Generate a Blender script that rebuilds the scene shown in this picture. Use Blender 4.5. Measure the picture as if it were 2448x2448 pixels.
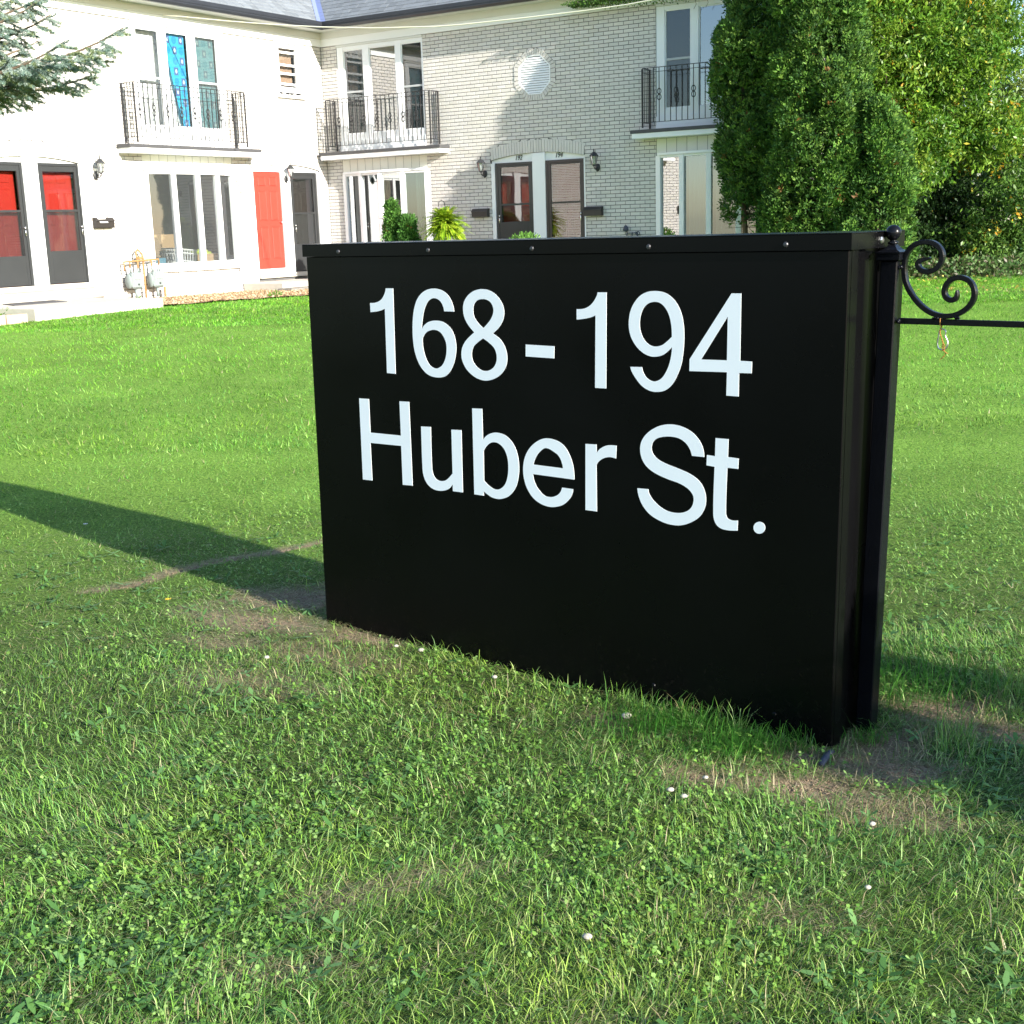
import bpy, math, random
import numpy as np
from mathutils import Vector, Matrix
from math import radians, sin, cos, pi

for _o in list(bpy.data.objects): bpy.data.objects.remove(_o, do_unlink=True)
SC = bpy.context.scene
COL = SC.collection
random.seed(7); RNG = np.random.default_rng(11)

# ---------------------------------------------------------------- camera
H = 1.585
PITCH, ROLL, FPX = 0.21932804, -0.03111305, 3071.63
cp, sp = cos(PITCH), sin(PITCH)
fwd = Vector((0, cp, -sp)); up0 = Vector((0, sp, cp)); r0 = Vector((1, 0, 0))
rt = cos(ROLL)*r0 + sin(ROLL)*up0; upv = -sin(ROLL)*r0 + cos(ROLL)*up0
cd = bpy.data.cameras.new('camera'); cam = bpy.data.objects.new('camera', cd); COL.objects.link(cam)
m = Matrix((rt, upv, -fwd)).transposed().to_4x4(); m.translation = Vector((0, 0, H)); cam.matrix_world = m
cd.sensor_width = 36; cd.lens = FPX/2448*36; cd.clip_start = .05; cd.clip_end = 600
SC.camera = cam

# ---------------------------------------------------------------- sky, sun, exposure
SUN_AZ, SUN_EL = radians(-46.0), radians(20.0)
w = bpy.data.worlds.new('World'); SC.world = w; w.use_nodes = True
nt = w.node_tree; nt.nodes.clear()
sky = nt.nodes.new('ShaderNodeTexSky'); sky.sky_type = 'NISHITA'; sky.sun_disc = False
sky.sun_elevation = SUN_EL; sky.sun_rotation = pi/2 - SUN_AZ
sky.air_density = 1.0; sky.dust_density = .6; sky.ozone_density = 2.6
bg = nt.nodes.new('ShaderNodeBackground'); bg.inputs['Strength'].default_value = .122
wo = nt.nodes.new('ShaderNodeOutputWorld')
nt.links.new(sky.outputs[0], bg.inputs[0]); nt.links.new(bg.outputs[0], wo.inputs[0])
sd = bpy.data.lights.new('sun', 'SUN'); sd.energy = 5.0; sd.angle = radians(.53); sd.color = (1, .93, .82)
sun = bpy.data.objects.new('sun', sd); COL.objects.link(sun)
sdir = Vector((cos(SUN_AZ)*cos(SUN_EL), sin(SUN_AZ)*cos(SUN_EL), sin(SUN_EL)))
sun.rotation_euler = sdir.to_track_quat('Z', 'Y').to_euler(); sun.location = sdir*60
SC.view_settings.view_transform = 'Standard'; SC.view_settings.look = 'None'
SC.view_settings.exposure = 1.44; SC.view_settings.gamma = 1; SC.view_settings.use_curve_mapping = False
SC.cycles.max_bounces = 8; SC.cycles.transparent_max_bounces = 16
SC.cycles.caustics_reflective = False; SC.cycles.caustics_refractive = False

# ---------------------------------------------------------------- helpers
def link(o, parent=None):
    COL.objects.link(o)
    if parent is not None:
        o.parent = parent
        o.matrix_parent_inverse = Matrix.Translation(-Vector(parent['_org'])) if '_org' in parent else Matrix()
    return o
def tag(o, label=None, cat=None, group=None, kind=None):
    if label: o['label'] = label
    if cat: o['category'] = cat
    if group: o['group'] = group
    if kind: o['kind'] = kind
    return o
ORG = {}
def thing(name, label, cat, loc=(0, 0, 0), group=None, rotz=0):
    o = bpy.data.objects.new(name, None); o.empty_display_size = .1
    o.location = loc; o.rotation_euler = (0, 0, rotz); COL.objects.link(o)
    return tag(o, label, cat, group)
def child(o, parent):
    """parent o (built in world coordinates) to parent without moving it"""
    COL.objects.link(o)
    if parent is not None:
        root = parent
        bases = Matrix.Identity(4)
        while root.parent is not None: root = root.parent
        o.parent = parent
        if parent is root:
            o.matrix_parent_inverse = (Matrix.Translation(root.location) @ root.rotation_euler.to_matrix().to_4x4()).inverted()
    return o
def fix_normals(me):
    """turn the faces outward when the frame they were built in was left-handed"""
    vol = 0.
    if not len(me.vertices): return
    o = me.vertices[0].co.copy()
    for p in me.polygons: vol += (p.center-o).dot(p.normal)*p.area
    if vol < 0: me.flip_normals()
class MB:
    def __init__(s): s.v = []; s.f = []; s.c = []
    def hexa(s, P, col=None):
        b = len(s.v); s.v += [tuple(p) for p in P]
        s.f += [(b, b+3, b+2, b+1), (b+4, b+5, b+6, b+7), (b, b+1, b+5, b+4), (b+1, b+2, b+6, b+5), (b+2, b+3, b+7, b+6), (b+3, b, b+4, b+7)]
        if col is not None: s.c += [col]*8
        return s
    def box(s, x0, x1, y0, y1, z0, z1, F=None, col=None):
        P = [(x0,y0,z0),(x1,y0,z0),(x1,y1,z0),(x0,y1,z0),(x0,y0,z1),(x1,y0,z1),(x1,y1,z1),(x0,y1,z1)]
        if F: P = [F(*q) for q in P]
        return s.hexa(P, col)
    def cbox(s, x0, x1, y0, y1, z0, z1, F=None, c=.004):
        """box with chamfered vertical and horizontal edges (rounded corners)"""
        def ring(z, i): return [(x0+i, y0, z), (x1-i, y0, z), (x1, y0+i, z), (x1, y1-i, z), (x1-i, y1, z), (x0+i, y1, z), (x0, y1-i, z), (x0, y0+i, z)]
        def inset(R, d): return [(min(max(a, x0+d), x1-d), min(max(b, y0+d), y1-d), zz) for a, b, zz in R]
        R = [inset(ring(z0, c), c), ring(z0+c, c), ring(z1-c, c), inset(ring(z1, c), c)]
        return s.loft(R, F)
    def loft(s, R, F=None, cap=True, closed=True, col=None):
        b = len(s.v); n = len(R[0])
        for r in R: s.v += [tuple(F(*q)) if F else tuple(q) for q in r]
        if col is not None: s.c += [col]*(n*len(R))
        for k in range(len(R)-1):
            for i in range(n if closed else n-1):
                j = (i+1) % n; s.f.append((b+k*n+i, b+k*n+j, b+(k+1)*n+j, b+(k+1)*n+i))
        if cap and closed:
            s.f.append(tuple(b+i for i in range(n-1, -1, -1))); s.f.append(tuple(b+(len(R)-1)*n+i for i in range(n)))
        return s
    def tube(s, path, r, n=8, F=None, flat=1., col=None, cap=True, closed=False):
        P = [Vector(q) for q in path]; R = []; N = len(P)
        u = None
        for i, q in enumerate(P):
            t = (P[(i+1) % N] - P[i-1]) if closed else (P[min(i+1, N-1)] - P[max(i-1, 0)])
            t = t.normalized() if t.length > 1e-9 else Vector((0, 0, 1))
            if u is None: u = t.orthogonal().normalized()
            u = (u - t*u.dot(t)); u = u.normalized() if u.length > 1e-6 else t.orthogonal().normalized()
            v = t.cross(u); ri = r[i] if hasattr(r, '__len__') else r
            R.append([tuple(q + u*(ri*cos(2*pi*k/n)) + v*(ri*flat*sin(2*pi*k/n))) for k in range(n)])
        if closed: R.append(R[0])
        return s.loft(R, F, cap and not closed, True, col)
    def lathe(s, prof, n=16, c=(0, 0, 0), F=None, col=None):
        R = [[(c[0]+r*cos(2*pi*k/n), c[1]+r*sin(2*pi*k/n), c[2]+z) for k in range(n)] for r, z in prof]
        return s.loft(R, F, True, True, col)
    def poly(s, pts, F=None):
        b = len(s.v); s.v += [tuple(F(*q)) if F else tuple(q) for q in pts]; s.f.append(tuple(range(b, b+len(pts)))); return s
    def mesh(s, name, mat, smooth=False):
        me = bpy.data.meshes.new(name); me.from_pydata(s.v, [], s.f)
        if s.c and len(s.c) == len(s.v):
            a = me.color_attributes.new('Col', 'FLOAT_COLOR', 'POINT')
            a.data.foreach_set('color', np.array([(*c, 1.) for c in s.c], dtype=np.float32).ravel())
        fix_normals(me); me.materials.append(mat)
        if smooth: me.polygons.foreach_set('use_smooth', [True]*len(me.polygons))
        me.update(); return me
    def obj(s, name, mat, parent=None, smooth=False):
        o = bpy.data.objects.new(name, s.mesh(name, mat, smooth)); child(o, parent); return o
def np_mesh(name, V, F, mat, cols=None):
    me = bpy.data.meshes.new(name); V = np.asarray(V, np.float32); F = np.asarray(F, np.int32)
    k = F.shape[1]; me.vertices.add(len(V)); me.vertices.foreach_set('co', V.ravel())
    me.loops.add(F.size); me.loops.foreach_set('vertex_index', F.ravel())
    me.polygons.add(len(F)); me.polygons.foreach_set('loop_start', np.arange(0, F.size, k, dtype=np.int32))
    try: me.polygons.foreach_set('loop_total', np.full(len(F), k, np.int32))
    except Exception: pass
    if cols is not None:
        a = me.color_attributes.new('Col', 'FLOAT_COLOR', 'POINT')
        c = np.ones((len(V), 4), np.float32); c[:, :3] = cols; a.data.foreach_set('color', c.ravel())
    me.materials.append(mat); me.update(calc_edges=True); return me
def np_obj(name, V, F, mat, cols=None, parent=None):
    o = bpy.data.objects.new(name, np_mesh(name, V, F, mat, cols)); child(o, parent); return o
def dup(root, loc=None, rotz=None, label=None):
    r = root.copy(); COL.objects.link(r)
    if loc is not None: r.location = loc
    if rotz is not None: r.rotation_euler = (0, 0, rotz)
    if label: r['label'] = label
    for ch in list(root.children):
        c = ch.copy(); COL.objects.link(c); c.parent = r
        for g in list(ch.children):
            d = g.copy(); COL.objects.link(d); d.parent = c
    return r

# ---------------------------------------------------------------- materials
def mat(name, col, rough=.6, spec=.4, var=0., vscale=8., bump=0., bscale=40., metal=0., attr=False, rnd=0., transl=0., coat=0., det=6, warm=None):
    m = bpy.data.materials.new(name); m.use_nodes = True; t = m.node_tree; N = t.nodes; L = t.links
    b = N['Principled BSDF']; b.inputs['Roughness'].default_value = rough
    b.inputs['Specular IOR Level'].default_value = spec; b.inputs['Metallic'].default_value = metal
    b.inputs['Coat Weight'].default_value = coat
    cur = None
    if attr:
        a = N.new('ShaderNodeVertexColor'); a.layer_name = 'Col'; cur = a.outputs['Color']
    else:
        rgb = N.new('ShaderNodeRGB'); rgb.outputs[0].default_value = (*col, 1); cur = rgb.outputs[0]
    def mul(cur, fac_out, lo, hi):
        mr = N.new('ShaderNodeMapRange'); mr.inputs['From Min'].default_value = 0; mr.inputs['From Max'].default_value = 1
        mr.inputs['To Min'].default_value = lo; mr.inputs['To Max'].default_value = hi; L.new(fac_out, mr.inputs['Value'])
        mx = N.new('ShaderNodeVectorMath'); mx.operation = 'SCALE'; L.new(cur, mx.inputs[0]); L.new(mr.outputs[0], mx.inputs['Scale']); return mx.outputs[0]
    geo = N.new('ShaderNodeNewGeometry')
    if var:
        nz = N.new('ShaderNodeTexNoise'); nz.inputs['Scale'].default_value = vscale; nz.inputs['Detail'].default_value = det
        L.new(geo.outputs['Position'], nz.inputs['Vector'])
        cur = mul(cur, nz.outputs[0], 1-var, 1+var)
    if rnd:
        oi = N.new('ShaderNodeObjectInfo'); cur = mul(cur, oi.outputs['Random'], 1-rnd, 1+rnd)
    L.new(cur, b.inputs['Base Color'])
    if bump:
        nb = N.new('ShaderNodeTexNoise'); nb.inputs['Scale'].default_value = bscale; nb.inputs['Detail'].default_value = 8
        L.new(geo.outputs['Position'], nb.inputs['Vector'])
        bp = N.new('ShaderNodeBump'); bp.inputs['Strength'].default_value = bump; bp.inputs['Distance'].default_value = .01
        L.new(nb.outputs[0], bp.inputs['Height']); L.new(bp.outputs[0], b.inputs['Normal'])
    if transl:
        tr = N.new('ShaderNodeBsdfTranslucent'); ms = N.new('ShaderNodeMixShader'); ms.inputs[0].default_value = transl
        L.new(cur, tr.inputs[0]); L.new(b.outputs[0], ms.inputs[1]); L.new(tr.outputs[0], ms.inputs[2])
        L.new(ms.outputs[0], N['Material Output'].inputs[0])
    return m
def dirty_sheet(name):
    """black painted sheet with faint dust and soil splashes towards its foot"""
    m = mat(name, (.0022,.0022,.0026), .24, .12, .3, 3., .012, 6.); t = m.node_tree; N = t.nodes; L = t.links; b = N['Principled BSDF']
    src = b.inputs['Base Color'].links[0].from_socket; geo = N.new('ShaderNodeNewGeometry'); sp_ = N.new('ShaderNodeSeparateXYZ'); L.new(geo.outputs['Position'], sp_.inputs[0])
    h = N.new('ShaderNodeMapRange'); h.inputs['From Min'].default_value = .30; h.inputs['From Max'].default_value = .0; h.inputs['To Min'].default_value = 0; h.inputs['To Max'].default_value = .15; L.new(sp_.outputs['Z'], h.inputs['Value'])
    n = N.new('ShaderNodeTexNoise'); n.inputs['Scale'].default_value = 70; n.inputs['Detail'].default_value = 8; L.new(geo.outputs['Position'], n.inputs['Vector'])
    a = N.new('ShaderNodeMath'); a.operation = 'ADD'; L.new(n.outputs[0], a.inputs[0]); L.new(h.outputs[0], a.inputs[1])
    r = N.new('ShaderNodeMapRange'); r.inputs['From Min'].default_value = .66; r.inputs['From Max'].default_value = .9; r.inputs['To Max'].default_value = .14; L.new(a.outputs[0], r.inputs['Value'])
    x = N.new('ShaderNodeMix'); x.data_type = 'RGBA'; x.inputs['B'].default_value = (.05,.04,.03,1); L.new(r.outputs[0], x.inputs['Factor']); L.new(src, x.inputs['A']); L.new(x.outputs['Result'], b.inputs['Base Color'])
    n2 = N.new('ShaderNodeTexNoise'); n2.inputs['Scale'].default_value = 2.2; n2.inputs['Detail'].default_value = 6; L.new(geo.outputs['Position'], n2.inputs['Vector'])
    q = N.new('ShaderNodeMapRange'); q.inputs['To Min'].default_value = .16; q.inputs['To Max'].default_value = .40; L.new(n2.outputs[0], q.inputs['Value']); L.new(q.outputs[0], b.inputs['Roughness'])
    return m
def glass_mat(name, refl=.12, tint=(.75, .8, .8), dust_haze=0.):
    m = bpy.data.materials.new(name); m.use_nodes = True; t = m.node_tree; N = t.nodes; L = t.links; N.remove(N['Principled BSDF'])
    g = N.new('ShaderNodeBsdfGlossy'); g.inputs['Roughness'].default_value = .004; g.inputs[0].default_value = (.95, .97, 1, 1)
    tr = N.new('ShaderNodeBsdfTransparent'); tr.inputs[0].default_value = (*tint, 1)
    lw = N.new('ShaderNodeFresnel'); lw.inputs['IOR'].default_value = 1.5
    geo = N.new('ShaderNodeNewGeometry')
    nz = N.new('ShaderNodeTexNoise'); nz.inputs['Scale'].default_value = 1.3; nz.inputs['Detail'].default_value = 1
    L.new(geo.outputs['Position'], nz.inputs['Vector'])
    bp = N.new('ShaderNodeBump'); bp.inputs['Strength'].default_value = .05; bp.inputs['Distance'].default_value = .02; L.new(nz.outputs[0], bp.inputs['Height']); L.new(bp.outputs[0], g.inputs['Normal'])
    a0 = N.new('ShaderNodeMath'); a0.operation = 'ADD'; a0.use_clamp = True; a0.inputs[1].default_value = refl; L.new(lw.outputs[0], a0.inputs[0])
    # the inner face of the pane only transmits: its reflection is counted once, at the outer face
    iv = N.new('ShaderNodeMath'); iv.operation = 'SUBTRACT'; iv.inputs[0].default_value = 1; L.new(geo.outputs['Backfacing'], iv.inputs[1])
    ad = N.new('ShaderNodeMath'); ad.operation = 'MULTIPLY'; L.new(a0.outputs[0], ad.inputs[0]); L.new(iv.outputs[0], ad.inputs[1])
    mx = N.new('ShaderNodeMixShader'); L.new(ad.outputs[0], mx.inputs[0]); L.new(tr.outputs[0], mx.inputs[1]); L.new(g.outputs[0], mx.inputs[2])
    out = mx.outputs[0]
    if dust_haze:
        d = N.new('ShaderNodeBsdfDiffuse'); d.inputs[0].default_value = (.35, .37, .38, 1)
        m2 = N.new('ShaderNodeMixShader'); m2.inputs[0].default_value = dust_haze; L.new(out, m2.inputs[1]); L.new(d.outputs[0], m2.inputs[2]); out = m2.outputs[0]
    L.new(out, N['Material Output'].inputs[0]); return m
M = dict(
 brick=mat('painted_brick', (.585,.565,.54), .75, .3, .07, 3., .35, 60., rnd=.05, det=3),
 mortar=mat('grey_mortar', (.12,.12,.12), .95, .1, .2, 20., .4, 90.),
 white=mat('white_trim_paint', (.78,.80,.82), .45, .4, .04, 2., .05, 20.),
 cream=mat('cream_frieze_paint', (.62,.63,.61), .55, .3, .05, 2.),
 gutter=mat('black_gutter_metal', (.022,.025,.032), .38, .5, .2, 3.),
 shingle=mat('grey_asphalt_shingle', (.17,.19,.205), .95, .1, .28, 9., .6, 120., det=10),
 valley=mat('sky_tinted_valley_metal', (.17,.21,.38), .45, .5, .1, 2.),  # blue of the reflected sky is put into the base colour
 iron=mat('black_wrought_iron', (.02,.02,.022), .5, .4),
 board=mat('cream_cladding_paint', (.70,.70,.64), .6, .3, .05, 4., rnd=.04),
 glass=glass_mat('window_glass', .07, (.86,.88,.88)), hazyglass=glass_mat('reflection_haze_glass', .06, (.82,.84,.84), .055), glassr=glass_mat('reflective_window_glass', .26), glassd=glass_mat('screened_window_glass', .05, (.62,.64,.65), .04), screen2=glass_mat('light_screened_glass', .06, (.80,.82,.82), .05),  # hazyglass: grey diffuse film painted in for the haze of reflections
 glassdoor=glass_mat('storm_door_glass', .08, (.8,.8,.8)),
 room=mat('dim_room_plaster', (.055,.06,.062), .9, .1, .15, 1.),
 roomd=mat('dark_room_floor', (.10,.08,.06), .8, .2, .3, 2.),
 curtain=mat('white_sheer_curtain', (.72,.72,.68), .9, .1, .06, 6., transl=.25),
 curtaing=mat('pale_green_curtain', (.26,.33,.29), .9, .1, .08, 4., transl=.2),
 reddoor=mat('red_door_paint', (.62,.045,.03), .45, .4, .06, 3.),
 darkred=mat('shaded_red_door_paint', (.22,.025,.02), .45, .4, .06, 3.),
 blackdoor=mat('black_storm_door_metal', (.028,.03,.032), .42, .5, .15, 3.),
 browndoor=mat('dark_brown_storm_door_metal', (.04,.03,.03), .42, .5, .1, 3.),
 chrome=mat('bright_handle_metal', (.75,.75,.74), .22, .6, metal=1.),
 concrete=mat('pale_concrete', (.50,.47,.41), .9, .2, .14, 6., .5, 60.),
 greystone=mat('weathered_grey_concrete', (.20,.19,.17), .95, .2, .25, 9., .7, 50.),
 pinkblock=mat('pinkish_edging_block', (.52,.38,.29), .9, .2, .15, 12., .5, 60.),
 gravel=mat('tan_gravel_bed', (.36,.26,.16), .95, .2, .45, 45., 1., 90., det=12),
 signblack=dirty_sheet('gloss_black_sign_sheet'),
 screwm=mat('dark_screw_head', (.06,.06,.065), .35, .5, metal=.6),
 ledge=mat('dark_grey_drip_edge', (.07,.07,.075), .5, .3),
 postblack=mat('black_enamel_metal', (.004,.0045,.0065), .26, .22, .3, 12., .05, 90.),
 vinyl=mat('white_vinyl_lettering', (.87,.91,.94), .38, .35, .03, 9.),
 steel=mat('galvanised_steel', (.55,.56,.55), .35, .5, .15, 60., metal=1.),
 leaf=mat('leaf_colours', (.1,.2,.05), .42, .35, attr=True, transl=.36),
 cedarleaf=mat('cedar_spray_colours', (.1,.2,.05), .6, .25, attr=True, transl=.2),
 grassm=mat('grass_blade_colours', (.1,.2,.05), .46, .3, attr=True, transl=.36),
 bark=mat('brown_bark', (.12,.085,.06), .95, .1, .4, 14., .9, 40.),
 bagblack=mat('black_plastic_bag', (.02,.02,.022), .25, .5, .2, 5., .4, 12.),
 card=mat('brown_cardboard', (.40,.27,.15), .85, .2, .08, 5.),
 basket=mat('white_plastic_basket', (.75,.75,.75), .4, .4),
 bluetub=mat('blue_plastic_tub', (.03,.06,.35), .4, .4), tealtub=mat('teal_plastic_tub', (.10,.24,.33), .4, .4),
 greenstuff=mat('yellow_green_produce', (.45,.55,.06), .6, .3, .3, 25., .8, 30.),
 meter=mat('grey_meter_paint', (.20,.24,.235), .5, .4, .08, 8.), rustpipe=mat('yellow_ochre_gas_pipe', (.30,.17,.07), .6, .3, .3, 20.),
 lampm=mat('dark_lantern_metal', (.03,.032,.034), .5, .4), lampglass=glass_mat('lantern_glass', .12, (.8,.82,.82), .18),
 mail=mat('black_mailbox_metal', (.03,.026,.024), .4, .4, .15, 8.), paper=mat('white_paper', (.8,.8,.78), .8, .2),
 rope=mat('orange_string', (.34,.17,.05), .9, .1, .3, 200.), cable=mat('pale_overhead_cable', (.75,.73,.60), .5, .3),
 rubber=mat('dark_grey_mat', (.10,.10,.105), .9, .1, .15, 30., .5, 150.),
 pebble=mat('white_pebble', (.36,.34,.29), .7, .3, .12, 60., .3, 80.),
 soil=mat('dry_soil', (.25,.16,.10), .95, .1, attr=True),
 sashm=mat('aluminium_sash', (.42,.44,.45), .5, .4),
 hose=mat('grey_hose', (.05,.06,.09), .5, .3), patio=mat('spruce_bark', (.14,.11,.08), .95, .1, .3, 20., .6, 60.),
)

# ================================================================ the address sign
SA = (-0.78189, 5.10191); SYAW = -0.70392416
def SF(t, d, z):
    """sign frame: t along the face, d behind the face, z up"""
    return (SA[0]+t*cos(SYAW)-d*sin(SYAW), SA[1]+t*sin(SYAW)+d*cos(SYAW), z)
def SFs(t, d, z): return SF(t+.0125*z, d, z)       # the cabinet stands very slightly out of plumb
sign = thing('address_sign', 'large black metal address sign with white lettering standing on the lawn', 'sign', (SF(1.13,.15,0)))
mb = MB(); mb.cbox(0, 2.262, 0, .018, .0, 1.489, SFs, .002); mb.obj('front_panel', M['signblack'], sign)
mb = MB(); mb.cbox(0.002, 2.262, .292, .31, .0, 1.489, SFs, .002); mb.obj('back_panel', M['signblack'], sign)
def end_panel(t0, sg):
    mb = MB()
    prof = [(0,.019),(0,.060),(-.012,.066),(-.012,.128),(-.026,.136),(-.026,.256),(0,.264),(0,.291)]
    for i in range(len(prof)-1):
        (a, b), (c, d) = prof[i], prof[i+1]
        P = [(t0+a*sg, b, .004), (t0+c*sg, d, .004), (t0+(c-.012)*sg, d, .004), (t0+(a-.012)*sg, b, .004)]
        mb.hexa([SFs(*q) for q in P]+[SFs(q[0], q[1], 1.489) for q in P])
    mb.obj('end_panel', M['signblack'], sign)
end_panel(2.262, 1); end_panel(0., -1)
mb = MB()
mb.cbox(-.012, 2.272, -.008, .345, 1.5335, 1.5375, SFs, .001)
mb.box(-.012, 2.272, -.008, -.004, 1.4905, 1.5334, SFs); mb.box(-.012, 2.272, .341, .345, 1.4905, 1.5334, SFs)
mb.box(-.012, -.008, -.0038, .3408, 1.4905, 1.5334, SFs); mb.box(2.268, 2.272, -.0038, .3408, 1.4905, 1.5334, SFs)
cap = mb.obj('cap_flashing', M['signblack'], sign)
for t in (.192, .66, 1.135, 1.60, 2.07):
    mb = MB(); mb.lathe([(.001, .0042), (.006, .0038), (.008, .0015), (.0085, 0)], 10, (0, 0, 0), lambda x, y, z, t=t: SFs(t+x, -.008-z, 1.508+y)); mb.obj('screw', M['screwm'], sign)
mb = MB(); mb.lathe([(.001, .006), (.008, .005), (.011, .001), (.011, 0)], 6, (0, 0, 0), lambda x, y, z: SFs(2.272+z, .185+x, 1.512+y)); mb.obj('screw', M['steel'], sign)
for t in (1.62, 2.07):
    mb = MB(); mb.lathe([(.001, .004), (.006, .0035), (.008, 0)], 10, (0, 0, 0), lambda x, y, z, t=t: SFs(t+x, -z, .075+y)); mb.obj('screw', M['postblack'], sign)
# lettering: contours measured on the sign face, metres (t, z, smooth)
def smooth_contour(C, step=5):
    out = []; n = len(C)
    for i in range(n):
        a, b = C[i], C[(i+1) % n]
        if not (a[2] or b[2]): out.append(a[:2]); continue
        pm = C[i-1]; pn = C[(i+2) % n]
        A0, B0 = np.array(a[:2]), np.array(b[:2])
        ta = (B0-np.array(pm[:2]))/2 if a[2] else None; tb = (np.array(pn[:2])-A0)/2 if b[2] else None
        la = np.linalg.norm(B0-A0)
        if ta is None: ta = (B0-A0)*1.5-tb*.5
        if tb is None: tb = (B0-A0)*1.5-ta*.5
        for v in (0,):
            na, nb = np.linalg.norm(ta), np.linalg.norm(tb)
            if na > 1e-9: ta = ta/na*la
            if nb > 1e-9: tb = tb/nb*la
        for k in range(step):
            s = k/step; h00 = 2*s**3-3*s*s+1; h10 = s**3-2*s*s+s; h01 = -2*s**3+3*s*s; h11 = s**3-s*s
            q = h00*A0+h10*ta+h01*B0+h11*tb; out.append((q[0], q[1]))
    return out
from mathutils.geometry import tessellate_polygon
def glyph(name, cs, zadd=0):
    loops = [smooth_contour(c) for c in cs]
    tris = tessellate_polygon([[Vector((p[0], p[1], 0)) for p in l] for l in loops])
    flat = [p for l in loops for p in l]; d = -.0012; mb = MB()
    mb.v = [SF(p[0], d, p[1]) for p in flat] + [SF(p[0], -.0002, p[1]) for p in flat]
    mb.f = [tuple(t) for t in tris]; n = len(flat); b = 0
    for l in loops:
        for i in range(len(l)):
            j = (i+1) % len(l); mb.f.append((b+i, b+j, n+b+j, n+b+i))
        b += len(l)
    return mb.obj(name, M['vinyl'], sign)
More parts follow.
